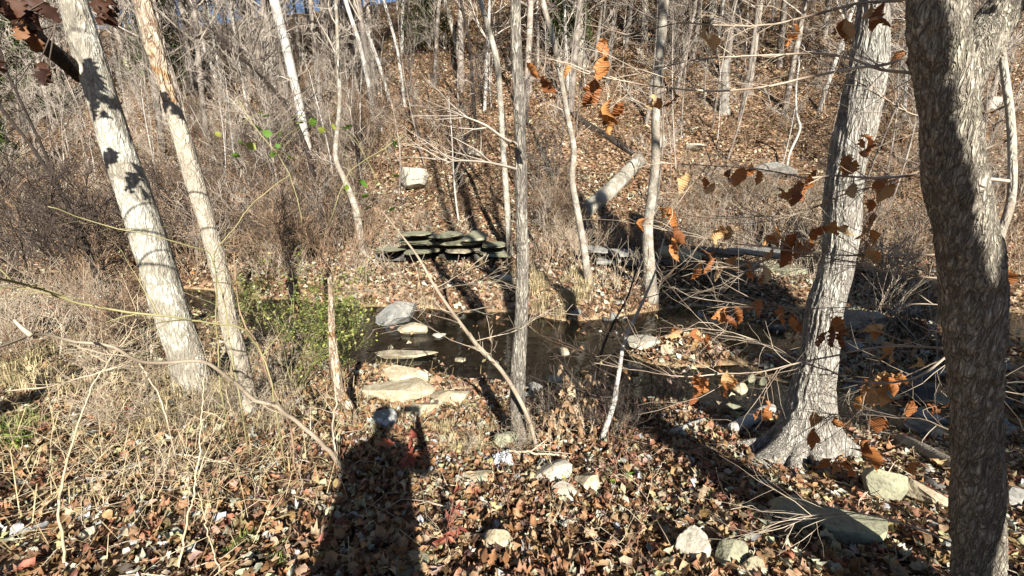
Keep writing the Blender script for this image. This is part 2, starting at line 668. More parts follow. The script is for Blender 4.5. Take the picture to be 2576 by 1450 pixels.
M['twig_tan'] = twig_mat('twig_tan', (0.26, 0.20, 0.14), (0.48, 0.40, 0.29), 4.0, 0.35)
M['twig_dark'] = twig_mat('twig_dark', (0.035, 0.026, 0.02), (0.10, 0.075, 0.058), 4.0, 0.25)
M['twig_green'] = twig_mat('twig_green', (0.16, 0.15, 0.06), (0.32, 0.28, 0.14), 4.0, 0.2)
M['twig_straw'] = twig_mat('twig_straw', (0.46, 0.36, 0.22), (0.62, 0.52, 0.36), 8.0, 0.25)
M['twig_redstem'] = twig_mat('twig_redstem', (0.22, 0.10, 0.07), (0.38, 0.24, 0.17), 8.0, 0.2)
M['beech_twig'] = twig_mat('beech_twig', (0.22, 0.16, 0.11), (0.55, 0.46, 0.34), 5.0, 0.15)
M['litter'] = leaf_attr_mat('leaf_litter')
M['leaf_fallen'] = leaf_rand_mat('leaf_fallen', [(0, (0.14, 0.065, 0.03)), (0.25, (0.30, 0.15, 0.065)), (0.5, (0.42, 0.25, 0.125)), (0.8, (0.46, 0.32, 0.185)), (1, (0.48, 0.37, 0.25))], 0.15)
M['leaf_beech'] = leaf_rand_mat('leaf_beech', [(0, (0.24, 0.085, 0.03)), (0.35, (0.46, 0.18, 0.055)), (0.7, (0.58, 0.28, 0.09)), (1, (0.70, 0.50, 0.26))], 0.3, 0.5)
M['leaf_oak'] = leaf_rand_mat('leaf_oak', [(0, (0.045, 0.02, 0.013)), (0.75, (0.09, 0.04, 0.022)), (1, (0.36, 0.17, 0.07))], 0.3)  # browns kept extra dark to carry the shade these leaves hang in
M['leaf_dry'] = leaf_rand_mat('leaf_dry', [(0, (0.28, 0.16, 0.08)), (0.5, (0.42, 0.28, 0.16)), (1, (0.55, 0.42, 0.27))], 0.25)
M['leaf_green'] = leaf_rand_mat('leaf_green', [(0, (0.10, 0.22, 0.03)), (0.6, (0.22, 0.38, 0.05)), (1, (0.45, 0.45, 0.08))], 0.35, 0.45)
M['leaf_red'] = leaf_rand_mat('leaf_red', [(0, (0.22, 0.05, 0.035)), (0.6, (0.33, 0.11, 0.07)), (1, (0.42, 0.20, 0.11))], 0.3)
M['privet'] = leaf_attr_mat('privet_leaf')
M['rock_tan'] = rock_mat('rock_tan', (0.30, 0.24, 0.15), (0.50, 0.43, 0.29), (0.52, 0.50, 0.38), 0.5)
M['rock_white'] = rock_mat('rock_white', (0.33, 0.29, 0.22), (0.54, 0.49, 0.39), (0.34, 0.36, 0.28), 0.5)
M['rock_grey'] = rock_mat('rock_grey', (0.17, 0.165, 0.15), (0.33, 0.32, 0.28), (0.40, 0.41, 0.34), 0.45)
M['rock_green'] = rock_mat('rock_green', (0.20, 0.195, 0.13), (0.36, 0.34, 0.23), (0.27, 0.30, 0.16), 0.4)
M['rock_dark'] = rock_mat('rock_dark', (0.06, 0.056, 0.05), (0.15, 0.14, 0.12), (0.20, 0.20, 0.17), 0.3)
M['rock_spotted'] = rock_mat('rock_spotted', (0.20, 0.20, 0.18), (0.34, 0.34, 0.30), (0.72, 0.74, 0.74), 1.0, 7.0)  # grey base with full-strength white spots
M['plastic'] = plain_mat('pale_plastic', (0.62, 0.66, 0.72), 0.35, 0.5)
M['grass_dry'] = twig_mat('grass_dry', (0.36, 0.28, 0.14), (0.58, 0.47, 0.27), 6.0, 0.25)
M['grass_green'] = twig_mat('grass_green', (0.12, 0.17, 0.04), (0.30, 0.32, 0.10), 6.0, 0.25)
M['evergreen'] = leaf_attr_mat('evergreen_foliage')

rng = np.random.default_rng(7)

# ------------------------------------------------------------------ ground sheet and water
def graded(lo, hi, c, n, k):
    t = np.linspace(-1, 1, n)
    s = np.sinh(t * k) / math.sinh(k)
    return np.where(s < 0, c + (c - lo) * s, c + (hi - c) * s)


gx = graded(-160, 160, 0.5, 300, 4.6)
gy = np.concatenate([np.linspace(-60, -1, 30)[:-1], np.linspace(-1, 15, 180)[:-1], 15 + (170 - 15) * (np.linspace(0, 1, 110) ** 2.2)])
X, Y = np.meshgrid(gx, gy)
Z = terrain(X.ravel(), Y.ravel())
nxg, nyg = len(gx), len(gy)
b = Buf()
i = np.arange(nyg - 1)[:, None] * nxg
j = np.arange(nxg - 1)[None, :]
b.add(np.stack([X.ravel(), Y.ravel(), Z], -1), np.stack([i + j, i + j + 1, i + nxg + j + 1, i + nxg + j], -1).reshape(-1, 4))
g = kind(link('ground', b.mesh('ground', M['ground'])), 'structure')

b = Buf()
wx = np.linspace(-40, 30, 71)
wa = np.interp(wx, NX, NY) - 0.9
wb = np.interp(wx, FXs, FYs) + 1.0
V = np.stack([np.stack([wx, wa, np.full_like(wx, WATER)], -1), np.stack([wx, wb, np.full_like(wx, WATER)], -1)], 1).reshape(-1, 3)
k = np.arange(70) * 2
b.add(V, np.stack([k, k + 2, k + 3, k + 1], -1))
kind(link('stream_water', b.mesh('stream_water', M['water'])), 'structure')

# ------------------------------------------------------------------ leaves
def leaf_shape(r, lobes, width, curl, fold, n=6, twist=0.0, crimp=0.0):
    """one dry leaf, unit length along +x from the stalk at the origin: verts and triangles"""
    t = np.linspace(0, 1, n + 1)
    w = width * np.sin(np.pi * np.clip(t, 0.02, 1) ** 0.85) ** 0.8
    if lobes:
        w = w * (1 + 0.33 * np.where(np.arange(n + 1) % 2 == 0, -1, 1) * (0.7 + 0.5 * r.random(n + 1)))
    w[0] = 0.02
    w[-1] = 0.02
    x = t.copy()
    bend = curl * (t - 0.4) ** 2 + 0.06 * r.standard_normal() * np.sin(t * 5)
    V = []
    for s in (0, 1, -1):
        yy = s * w * (1 + 0.15 * r.standard_normal(n + 1)) if s else np.zeros(n + 1)
        zz = bend + abs(s) * fold * w * (1 + 0.5 * r.standard_normal()) + abs(s) * 0.05 * r.standard_normal(n + 1)
        V.append(np.stack([x, yy, zz], -1))
    V = np.concatenate(V)
    if crimp:
        V[:, 2] += crimp * np.tile(np.where(np.arange(n + 1) % 2 == 0, -1, 1), 3) * np.abs(V[:, 1])
    if twist:
        a = twist * V[:, 0]
        V[:, 1], V[:, 2] = V[:, 1] * np.cos(a) - V[:, 2] * np.sin(a), V[:, 1] * np.sin(a) + V[:, 2] * np.cos(a)
    T = []
    m = n + 1
    for k in range(n):
        for s in (1, 2):
            a, bb, c, d = k, k + 1, s * m + k + 1, s * m + k
            T += [(a, bb, c), (a, c, d)] if s == 1 else [(a, c, bb), (a, d, c)]
    return V, np.array(T)


rl = np.random.default_rng(3)
PROTO = []
for k in range(10):
    PROTO.append(leaf_shape(rl, k % 3 == 0, [0.34, 0.24, 0.40, 0.28][k % 4], rl.uniform(-1.3, 1.3), rl.uniform(0.0, 1.3), 6 if k % 3 == 0 else 4, rl.uniform(-1.3, 1.3), 0.12))


def euler_mats(yaw, tilt, tdir, roll=None):
    n = len(yaw)
    cy, sy = np.cos(yaw), np.sin(yaw)
    Z3 = np.zeros(n)
    O = np.ones(n)
    Rz = np.stack([np.stack([cy, -sy, Z3], -1), np.stack([sy, cy, Z3], -1), np.stack([Z3, Z3, O], -1)], 1)
    ax = np.stack([np.cos(tdir), np.sin(tdir), Z3], -1)
    c, s = np.cos(tilt), np.sin(tilt)
    K = np.zeros((n, 3, 3))
    K[:, 0, 2] = ax[:, 1]
    K[:, 1, 2] = -ax[:, 0]
    K[:, 2, 0] = -ax[:, 1]
    K[:, 2, 1] = ax[:, 0]
    Rt = np.eye(3)[None] + s[:, None, None] * K + (1 - c)[:, None, None] * (K @ K)
    return Rt @ Rz


PAL = np.array([(0.07, 0.04, 0.024), (0.16, 0.085, 0.045), (0.28, 0.145, 0.07), (0.37, 0.205, 0.105), (0.46, 0.31, 0.18), (0.54, 0.42, 0.28), (0.64, 0.54, 0.39), (0.34, 0.15, 0.08)])
PALW = np.array([0.13, 0.13, 0.10, 0.10, 0.17, 0.18, 0.15, 0.04])  # darkest and palest shares raised to mimic gap shadows and highlights
PALW = PALW / PALW.sum()


PALN = np.array([0.07, 0.14, 0.17, 0.18, 0.20, 0.13, 0.05, 0.06])
PALN = PALN / PALN.sum()


def leaf_cols(r, n, near=False):
    c = PAL[r.choice(len(PAL), n, p=PALN if near else PALW)]
    c = c * np.array([1.03, 1.07, 1.07]) * r.uniform(0.75, 1.2, (n, 1)) * (1 + 0.08 * r.standard_normal((n, 3)))
    return np.clip(c, 0.01, 0.46 if near else 0.60)


def add_leaves(buf, cols, r, P, size, tilt_sd, proto, col):
    n = len(P)
    pv, pt = proto
    mats = euler_mats(r.uniform(0, 2 * np.pi, n), np.abs(r.normal(0, tilt_sd, n)), r.uniform(0, 2 * np.pi, n))
    loc = pv[None] - np.array([0.5, 0, 0])
    V = np.einsum('nij,nvj->nvi', mats, np.broadcast_to(loc, (n,) + pv.shape) * size[:, None, None])
    low = V[:, :, 2].min(1)
    V = V + P[:, None, :]
    V[:, :, 2] += (-low * 0.55)[:, None]
    T = pt[None] + (np.arange(n) * len(pv))[:, None, None]
    buf.add(V.reshape(-1, 3), None, T.reshape(-1, 3))
    cols.append(np.repeat(np.concatenate([col, np.ones((n, 1))], 1), len(pv), axis=0))


def scatter(r, n, x0, x1, y0, y1, margin=260, dry=True):
    x = r.uniform(x0, x1, n)
    y = r.uniform(y0, y1, n)
    z = terrain(x, y)
    P = np.stack([x, y, z], -1)
    px, py, zc = proj(P)
    ok = (zc > 0.3) & (px > -margin) & (px < 2576 + margin) & (py > -margin) & (py < 1450 + margin)
    if dry:
        keep = z > WATER + 0.015
        keep |= r.random(n) < 0.055
        ok &= keep
        P[:, 2] = np.where(z < WATER, np.where(r.random(n) < 0.3, WATER + 0.004, z), z)
    return P[ok]


lb, lc = Buf(), []
SING = [(np.array([(0, 0, 0), (0.5, 0.3, 0.12), (1, 0, 0.06), (0.5, -0.32, 0.16)]), np.array([(0, 2, 1), (0, 3, 2)])),
        (np.array([(0, 0, 0.1), (0.45, 0.26, 0.0), (1, 0, 0.2), (0.5, -0.3, 0.04)]), np.array([(0, 2, 1), (0, 3, 2)]))]
MIDP = [leaf_shape(rl, k == 0, 0.34, rl.uniform(-0.9, 1.1), rl.uniform(0.1, 0.9), 2) for k in range(6)]
rs = np.random.default_rng(21)
# near floor, lobed leaves
P = scatter(rs, 74000, -7, 7, 0.5, 6.6)
P[:, 2] += rs.uniform(0.0, 0.03, len(P))
d = np.linalg.norm(P - np.array([0, 0, CAM_Z]), axis=1)
keep = rs.random(len(P)) < np.clip(1.25 - d / 9.0, 0.3, 1)
P = P[keep]
NEAR_P = P
which = rs.integers(0, len(PROTO), len(P))
for k in range(len(PROTO)):
    q = P[which == k]
    add_leaves(lb, lc, rs, q, rs.uniform(0.028, 0.08, len(q)), 0.75, PROTO[k], leaf_cols(rs, len(q), True))
# crumbs and torn bits between them
P = scatter(rs, 60000, -6.5, 6.5, 0.5, 6.0)
P[:, 2] += rs.uniform(0.0, 0.035, len(P))
for k in range(2):
    q = P[k::2]
    add_leaves(lb, lc, rs, q, rs.uniform(0.01, 0.035, len(q)), 0.8, SING[k], leaf_cols(rs, len(q), True))
# both banks, middle distance
P = scatter(rs, 100000, -20, 20, 4.5, 16)
P[:, 2] += rs.uniform(0.0, 0.04, len(P))
which = rs.integers(0, len(MIDP), len(P))
for k in range(len(MIDP)):
    q = P[which == k]
    add_leaves(lb, lc, rs, q, rs.uniform(0.06, 0.13, len(q)), 0.8, MIDP[k], leaf_cols(rs, len(q)))
# hillside
P = scatter(rs, 330000, -45, 45, 15, 55)
P[:, 2] += rs.uniform(0.0, 0.06, len(P))
which = rs.integers(0, 2, len(P))
for k in range(2):
    q = P[which == k]
    add_leaves(lb, lc, rs, q, rs.uniform(0.09, 0.2, len(q)), 0.65, SING[k], leaf_cols(rs, len(q)) * np.array([1.06, 1.04, 1.0]))
litter = link('leaf_litter', lb.mesh('leaf_litter', M['litter'], True, np.concatenate(lc)))
kind(litter, 'stuff')
tag(litter, 'dry brown and tan leaf litter covering the banks and hillside', 'leaf litter')


def leaf_mesh(name, mat, k, size=1.0, bendmore=0.0):
    v, t = PROTO[k]
    bb = Buf()
    bb.add(v * size, None, t)
    return bb.mesh(name, mat)


# the 300 fallen leaves that show largest, one by one
LM = [leaf_mesh('fallen_leaf', M['leaf_fallen'], k) for k in range(10)]
cx, cy, cz = proj(NEAR_P)
inside = (cx > 10) & (cx < 2566) & (cy > 700) & (cy < 1440)
cand = NEAR_P[inside]
dd = np.linalg.norm(cand - np.array([0, 0, CAM_Z]), axis=1)
order = np.argsort(dd * rs.uniform(0.9, 1.3, len(dd)))[:300]
for p in cand[order]:
    o = link('fallen_leaf', LM[rs.integers(0, 10)])
    o.location = (p[0], p[1], gz(p[0], p[1]) + 0.035)
    o.rotation_euler = (rs.normal(0, 0.35), rs.normal(0, 0.35), rs.uniform(0, 6.28))
    s = rs.uniform(0.045, 0.085)
    o.scale = (s, s, s)
    lx_ = proj(p[None])[0][0]
    wh_ = 'left of the tall weed stalks' if lx_ < 300 else 'between the weed stalks and the photographer shadow' if lx_ < 770 else 'inside the photographer shadow' if lx_ < 1085 else 'around the pyramid shaped rock' if lx_ < 1500 else 'around the pale cracked rock' if lx_ < 1950 else 'around the long cracked slab'
    tag(o, 'curled dry leaf on the near bank ' + wh_, 'leaf', 'loose dry leaves ' + wh_)

# ------------------------------------------------------------------ branching growth
def grow(r, buf, start, direc, length, rad, depth, sides=(6, 4, 3, 3), kids=(6, 5, 4, 3), spread=0.7, up=0.12, wob=0.10, seg=7, ratio=0.55, first=0.25, tips=None, taper=0.25, rmin=0.0):
    """one stem and its side twigs, written into buf as tapering tubes"""
    d = np.asarray(direc, float)
    d = d / np.linalg.norm(d)
    pts = [np.asarray(start, float)]
    n = max(3, seg)
    for k in range(n):
        d = d + r.normal(0, wob, 3) + np.array([0, 0, up * 0.3])
        d /= np.linalg.norm(d)
        pts.append(pts[-1] + d * length / n)
    pts = np.array(pts)
    rads = np.maximum(rad * np.linspace(1, taper, n + 1), rmin)
    lvl = len(sides) - 1 - depth if depth < len(sides) else 0
    tube(buf, pts, rads, sides[min(max(lvl, 0), len(sides) - 1)], cap=False)
    if tips is not None:
        tips.append((pts, rads))
    if depth <= 0:
        return pts
    nk = kids[min(max(lvl, 0), len(kids) - 1)]
    for k in range(nk):
        f = first + (1 - first) * (k + r.random()) / nk
        i0 = min(int(f * n), n - 1)
        p = pts[i0] + (pts[i0 + 1] - pts[i0]) * (f * n - i0)
        t = pts[i0 + 1] - pts[i0]
        t = t / np.linalg.norm(t)
        s = r.normal(0, 1, 3)
        s -= t * np.dot(s, t)
        s /= np.linalg.norm(s) + 1e-9
        ang = spread * r.uniform(0.7, 1.3)
        nd = t * math.cos(ang) + s * math.sin(ang) + np.array([0, 0, up])
        grow(r, buf, p, nd, length * ratio * r.uniform(0.6, 1.2) * (1.15 - 0.5 * f), rads[i0] * 0.62, depth - 1, sides, kids, spread, up, wob * 1.2, max(3, seg - 2), ratio, 0.2, tips, 0.3, rmin)
    return pts


def thin(x, y):
    # an upright cylinder away from the picture's middle looks wider than it is
    d = ray(x, y)
    return 1.0 / math.sqrt(1 + (d[0] / d[1]) ** 2)


def path_tree(name, label, cat, px, matk, base_depth=None, top_extra=4.0, crown=True, group=None, sides=14, relief=0.0, seed=1, ground_base=True, y0=None, twigs=0, flare=0.25, crown_mat='twig_grey', part='trunk'):
    """a trunk traced through (px, py, width) points from its base upward, standing in one upright plane"""
    r = np.random.default_rng(seed)
    if y0 is None:
        hit, t = ground_hit(px[0][0], px[0][1])
        y0 = hit[1]
    P, Wd = [], []
    for (x, y, w) in px:
        p, t = at_plane(x, y, y0)
        P.append(p)
        Wd.append(max(w, 1) / 2.0 * t / F * thin(x, y))
    P = np.array(P)
    base = np.array([P[0][0], y0, gz(P[0][0], y0)])
    P[0] = base - np.array([0, 0, 0.12])
    if top_extra > 0:
        d = P[-1] - P[-3] if len(P) > 3 else P[-1] - P[0]
        d /= np.linalg.norm(d)
        d = d * np.array([0.6, 1, 1])
        for k in range(1, 4):
            P = np.vstack([P, P[-1] + d * top_extra / 3 + np.array([0.05 * r.standard_normal(), 0.12 * r.standard_normal(), 0])])
            Wd.append(Wd[-1] * [0.85, 0.7, 0.35][k - 1])
    Wd = np.array(Wd)
    L = np.sum(np.linalg.norm(np.diff(P, axis=0), axis=1))
    n = int(np.clip(L / (Wd.max() * (0.22 if relief else 1.2)), 14, 420))
    S = smooth_path(P, n)
    s0 = np.concatenate([[0], np.cumsum(np.linalg.norm(np.diff(P, axis=0), axis=1))])
    rr = np.interp(np.linspace(0, s0[-1], n), s0, Wd)
    hgt = np.linspace(0, s0[-1], n)
    rr = rr * (1 + flare * np.exp(-hgt / (Wd[0] * 1.8)))
    root = thing(name, label, cat, base, group)
    buf = Buf()
    if relief:
        T, A, B = frames(S)
        th = np.arange(sides) * 2 * np.pi / sides
        dirs = A[:, None] * np.cos(th)[None, :, None] + B[:, None] * np.sin(th)[None, :, None]
        q = S[:, None] + rr[:, None, None] * dirs
        co = q * np.array([38, 38, 9.0])
        rid = 1 - np.abs(2 * fbm(co + 4.4, 2) - 1)
        lump = fbm(q * np.array([5, 5, 1.6]) + seed, 2) - 0.5
        R2 = rr[:, None] * (1 + relief * (1.1 * (rid - 0.75)) + relief * 1.5 * lump)
        V = S[:, None] + R2[..., None] * dirs
        ii = np.arange(n - 1)[:, None] * sides
        jj = np.arange(sides)[None]
        j2 = (jj + 1) % sides
        buf.add(V.reshape(-1, 3), np.stack([ii + jj, ii + j2, ii + sides + j2, ii + sides + jj], -1).reshape(-1, 4))
    else:
        tube(buf, S, rr, sides, cap=True)
    tr = link(part, buf.mesh(part, M[matk], True, None, base), root)
    if crown:
        cb = Buf()
        for k in range(7):
            i0 = int(n * (0.93 - 0.045 * k)) - 1
            a = r.uniform(0, 6.28)
            grow(r, cb, S[i0], (math.cos(a), math.sin(a), 0.9), r.uniform(1.2, 2.4), rr[i0] * 0.5, 2, (4, 3, 3), (5, 4, 3))
        link('crown', cb.mesh('crown', M[crown_mat], True, None, base), root)
    if twigs:
        for k in range(twigs):
            tb = Buf()
            i0 = int(n * r.uniform(0.25, 0.75))
            a = r.uniform(0, 6.28)
            grow(r, tb, S[i0], (math.cos(a), math.sin(a) * 0.5, 0.35), r.uniform(0.35, 1.0) * max(1, y0 / 9), max(0.004, rr[i0] * 0.22), 2, (4, 3, 3), (4, 3, 3), rmin=0.0006 * y0)
            link('side_twig', tb.mesh('side_twig', M[crown_mat], True, None, base), root)
    return root, S, rr, base


def wp(rows):
    return [(x, y, w) for x, y, w in rows]


# ------------------------------------------------------------------ foreground trees
T1, S1, r1, b1 = path_tree('leaning_tree', 'thick pale grey tree with flaky bark leaning left at the left side', 'tree',
    [(487, 985, 100), (478, 925, 92), (446, 825, 98), (405, 700, 98), (360, 550, 96), (308, 400, 88), (258, 250, 84), (212, 100, 88), (185, 0, 78)],
    'bark_pale', sides=96, relief=0.10, seed=11, top_extra=4.5, crown_mat='twig_grey')
bb = Buf()
lp = [at_plane(x, y, b1[1] - dy)[0] for x, y, dy in ((205, 190, 0), (170, 160, 0.15), (110, 112, 0.35), (60, 60, 0.55), (-30, -10, 0.8))]
tube(bb, smooth_path(lp, 30), np.linspace(0.075, 0.045, 30), 14)
link('limb', bb.mesh('limb', M['bark_dark'], True, None, b1), T1)
T2, S2, r2, b2 = path_tree('decayed_tree', 'pale dead tree with orange rotten wood on its upper trunk', 'tree',
    [(628, 1040, 52), (608, 925, 46), (580, 825, 49), (562, 725, 46), (545, 650, 48), (518, 550, 46), (488, 450, 54), (460, 350, 50), (430, 262, 46)],
    'bark_decay', sides=72, relief=0.10, seed=12, top_extra=0, crown=False)
bb = Buf()
up = [at_plane(x, y, b2[1])[0] for x, y in ((434, 275), (412, 200), (383, 100), (358, 0), (330, -120), (310, -230))]
ww = np.array([44, 44, 52, 46, 36, 12]) / 2 * b2[1] / 1.1 / F * 0.80
Su = smooth_path(up, 150)
ru = np.interp(np.linspace(0, 1, 150), np.linspace(0, 1, 6), ww)
T, A, B = frames(Su)
th = np.arange(60) * 2 * np.pi / 60
dirs = A[:, None] * np.cos(th)[None, :, None] + B[:, None] * np.sin(th)[None, :, None]
q = Su[:, None] + ru[:, None, None] * dirs
V = Su[:, None] + (ru[:, None] * (1 + 0.5 * (fbm(q * np.array([22, 22, 5]), 3) - 0.55)))[..., None] * dirs
ii = np.arange(149)[:, None] * 60
jj = np.arange(60)[None]
bb.add(V.reshape(-1, 3), np.stack([ii + jj, ii + (jj + 1) % 60, ii + 60 + (jj + 1) % 60, ii + 60 + jj], -1).reshape(-1, 4))
o = link('rotten_wood', bb.mesh('rotten_wood', M['bark_rot'], True, None, b2), T2)
o['label'] = 'orange crumbling wood where the bark has fallen off'

C1, SC, rC, bC = path_tree('slender_tree', 'straight slender grey tree standing at the stream edge in the middle', 'tree',
    [(1302, 1118, 44), (1304, 1090, 40), (1302, 1025, 38), (1304, 925, 37), (1310, 825, 33), (1314, 700, 31), (1312, 500, 31), (1309, 350, 29), (1306, 250, 30), (1300, 150, 28), (1297, 0, 26)],
    'bark_trunk', sides=64, relief=0.10, seed=13, top_extra=5, twigs=0)
# dead side limb of the slender tree
bb = Buf()
y0 = bC[1]
lp = [at_plane(x, y, y0 + dy)[0] for x, y, dy in ((1306, 365, 0), (1270, 350, -0.1), (1220, 315, -0.2), (1165, 293, -0.3), (1125, 280, -0.4))]
sp_ = smooth_path(lp, 16)
tube(bb, sp_, np.linspace(0.014, 0.004, 16), 5)
rr_ = np.random.default_rng(5)
for k in range(5):
    i0 = rr_.integers(4, 15)
    grow(rr_, bb, sp_[i0], (-0.8, 0, rr_.uniform(-0.3, 0.7)), 0.35, 0.006, 1, (4, 3, 3), (3, 3))
link('dead_limb', bb.mesh('dead_limb', M['twig_grey'], True, None, bC), C1)
bb = Buf()
lp = [at_plane(x, y, y0 + dy)[0] for x, y, dy in ((1306, 428, 0), (1270, 418, -0.1), (1220, 408, -0.2), (1150, 405, -0.3), (1120, 412, -0.4))]
sp_ = smooth_path(lp, 16)
tube(bb, sp_, np.linspace(0.012, 0.004, 16), 5)
for k in range(7):
    i0 = rr_.integers(4, 15)
    grow(rr_, bb, sp_[i0], (-0.8, 0, rr_.uniform(-0.2, 0.8)), 0.4, 0.006, 1, (4, 3, 3), (3, 3))
link('dead_limb', bb.mesh('dead_limb', M['twig_grey'], True, None, bC), C1)

def fuse(bf, base, voxel, smooth, mat, freq, amp, lump, name='trunk'):
    """melt overlapping tubes into one skin, then cut bark relief into it"""
    me = bf.mesh(name, None, True, None, base)
    ob = bpy.data.objects.new('tmp', me)
    COL.objects.link(ob)
    md = ob.modifiers.new('r', 'REMESH')
    md.mode = 'VOXEL'
    md.voxel_size = voxel
    sm = ob.modifiers.new('s', 'SMOOTH')
    sm.iterations = smooth
    dg = bpy.context.evaluated_depsgraph_get()
    m2 = bpy.data.meshes.new_from_object(ob.evaluated_get(dg))
    bpy.data.objects.remove(ob)
    n = len(m2.vertices)
    co = np.empty(n * 3, np.float32)
    m2.vertices.foreach_get('co', co)
    no = np.empty(n * 3, np.float32)
    m2.vertices.foreach_get('normal', no)
    co = co.reshape(-1, 3).astype(float)
    no = no.reshape(-1, 3)
    rid = 1 - np.abs(2 * fbm(co * np.array([freq, freq, freq * 0.2]), 2) - 1)
    co = co + no * (amp * (rid - 0.7) + lump * (fbm(co * np.array([5, 5, 2.0]), 2) - 0.5))[:, None]
    m2.vertices.foreach_set('co', co.astype(np.float32).ravel())
    m2.polygons.foreach_set('use_smooth', np.ones(len(m2.polygons), bool))
    m2.update()
    m2.name = name
    m2.materials.clear()
    m2.materials.append(mat)
    return m2


# the big tree with spreading roots, trunk and roots fused into one skin
def fused_tree():
    px = [(2030, 1150, 185), (2034, 1100, 158), (2036, 1045, 132), (2044, 975, 112), (2062, 875, 98), (2074, 775, 95), (2097, 700, 90), (2114, 600, 96), (2121, 500, 98), (2135, 400, 99), (2158, 300, 104), (2177, 200, 100), (2190, 100, 95), (2197, 0, 72)]
    hit, t = ground_hit(2030, 1140)
    y0 = hit[1]
    P = np.array([at_plane(x, y, y0)[0] for x, y, w in px])
    Wd = np.array([w / 2 * at_plane(x, y, y0)[1] / F * thin(x, y) for x, y, w in px])
    P[0][2] -= 0.15
    d = P[-1] - P[-3]
    d /= np.linalg.norm(d)
    for k in range(3):
        P = np.vstack([P, P[-1] + d * 1.4])
        Wd = np.append(Wd, Wd[-1] * [0.95, 0.8, 0.5][k])
    base = np.array([P[0][0], y0, gz(P[0][0], y0)])
    s0 = np.concatenate([[0], np.cumsum(np.linalg.norm(np.diff(P, axis=0), axis=1))])
    nr, sides = 300, 176
    tt = np.linspace(0, 1, nr) ** 1.9
    S = smooth_path(P, 600)[np.clip((tt * 599).astype(int), 0, 599)]
    S = S + (tt * 599 - np.floor(tt * 599))[:, None] * 0.0
    hh = tt * s0[-1]
    S = np.stack([np.interp(hh, np.linspace(0, s0[-1], 600), smooth_path(P, 600)[:, c]) for c in range(3)], -1)
    rr = np.interp(hh, s0, Wd)
    ends = [((1862, 1175), 0.20, 0.16), ((1785, 1112), 0.16, 0.10), ((2275, 1165), 0.17, 0.15), ((2112, 1222), 0.15, 0.13), ((1985, 1205), 0.14, 0.13), ((2060, 1060), 0.3, 0.12)]
    th = np.arange(sides) * 2 * np.pi / sides
    hz = np.maximum(S[:, 2] - base[2], -0.15)
    R0 = np.broadcast_to(rr[:, None], (nr, sides)).copy()
    ext = np.zeros((nr, sides))
    for (ex, ey), wd_, hk in ends:
        g_ = ground_hit(ex, ey)[0]
        an = math.atan2(g_[1] - base[1], g_[0] - base[0])
        ln = np.hypot(g_[1] - base[1], g_[0] - base[0])
        hs_ = np.clip(hz, 0, None)[:, None]
        da = (th[None] - an + 0.10 * np.sin(hs_ * 9) + np.pi) % (2 * np.pi) - np.pi
        wide = wd_ * (1 + 2.6 * np.clip(hs_ / 0.5, 0, 1))
        ext = np.maximum(ext, max(ln - rr[0], 0.1) * np.exp(-(da / wide) ** 2) * (0.80 * np.exp(-hs_ / hk * 1.5) + 0.20 * np.exp(-hs_ / 0.28)))
    Rr = R0 + ext
    dirs = np.stack([np.cos(th), np.sin(th), np.zeros(sides)], -1)
    V = S[:, None] + Rr[..., None] * dirs[None]
    q = V.reshape(-1, 3) - base
    rid = 1 - np.abs(2 * fbm(q * np.array([34, 34, 8]), 2) - 1)
    dsp = (0.024 * (rid - 0.7) + 0.05 * (fbm(q * np.array([6, 6, 3.0]), 3) - 0.5)).reshape(nr, sides)
    V = V + dsp[..., None] * dirs[None]
    dz = terrain(V[..., 0].ravel(), V[..., 1].ravel()).reshape(nr, sides) - base[2]
    V[..., 2] += dz * np.exp(-np.clip(hz, 0, None) / 0.25)[:, None] + 0.03 * (fbm(q * 9 + 3, 2).reshape(nr, sides) - 0.5) * np.exp(-hz / 0.1)[:, None]
    bf = Buf()
    ii = np.arange(nr - 1)[:, None] * sides
    jj = np.arange(sides)[None]
    bf.add(V.reshape(-1, 3), np.stack([ii + jj, ii + (jj + 1) % sides, ii + sides + (jj + 1) % sides, ii + sides + jj], -1).reshape(-1, 4))
    m2 = bf.mesh('trunk', M['bark_grey'], True, None, base)
    root = thing('rooted_tree', 'big grey tree with roots spreading over the bank at right', 'tree', base)
    link('trunk', m2, root)
    cb = Buf()
    r = np.random.default_rng(31)
    for k in range(8):
        i0 = nr - 1 - 2 * k
        a = r.uniform(0, 6.28)
        grow(r, cb, S[i0], (math.cos(a), math.sin(a), 0.9), r.uniform(1.5, 2.8), rr[i0] * 0.4, 2, (5, 4, 3), (5, 4, 3))
    link('crown', cb.mesh('crown', M['twig_grey'], True, None, base), root)
    return root, S, rr, base


R1, SR1, rR1, bR1 = fused_tree()

R2, SR2, rR2, bR2 = path_tree('rough_tree', 'rough barked tree in the right foreground, half in shade, cut by the bottom edge', 'tree',
    [(2462, 1520, 165), (2462, 1450, 160), (2460, 1325, 148), (2460, 1175, 150), (2462, 1025, 155), (2458, 875, 150), (2446, 725, 146), (2428, 600, 148), (2416, 500, 148), (2398, 400, 140), (2384, 250, 138), (2372, 150, 134), (2362, 60, 126), (2356, -20, 120)],
    'bark_rough', sides=120, relief=0.13, seed=14, top_extra=3.5, crown_mat='twig_grey')
bf = Buf()
tube(bf, SR2, rR2, 40)
for lp, ra, rb_ in ([((2385, 300, 0.0), (2425, 190, .03), (2480, 100, .06), (2535, 0, .1), (2585, -140, .2)), 0.06, 0.05],):
    tube(bf, smooth_path([at_plane(x, y, bR2[1] + dy)[0] for x, y, dy in lp], 40), np.linspace(ra, rb_, 40), 18)
for c_ in list(R2.children):
    if c_.name.startswith('trunk'):
        c_.data = fuse(bf, bR2, 0.011, 5, M['bark_rough'], 40, 0.026, 0.05)

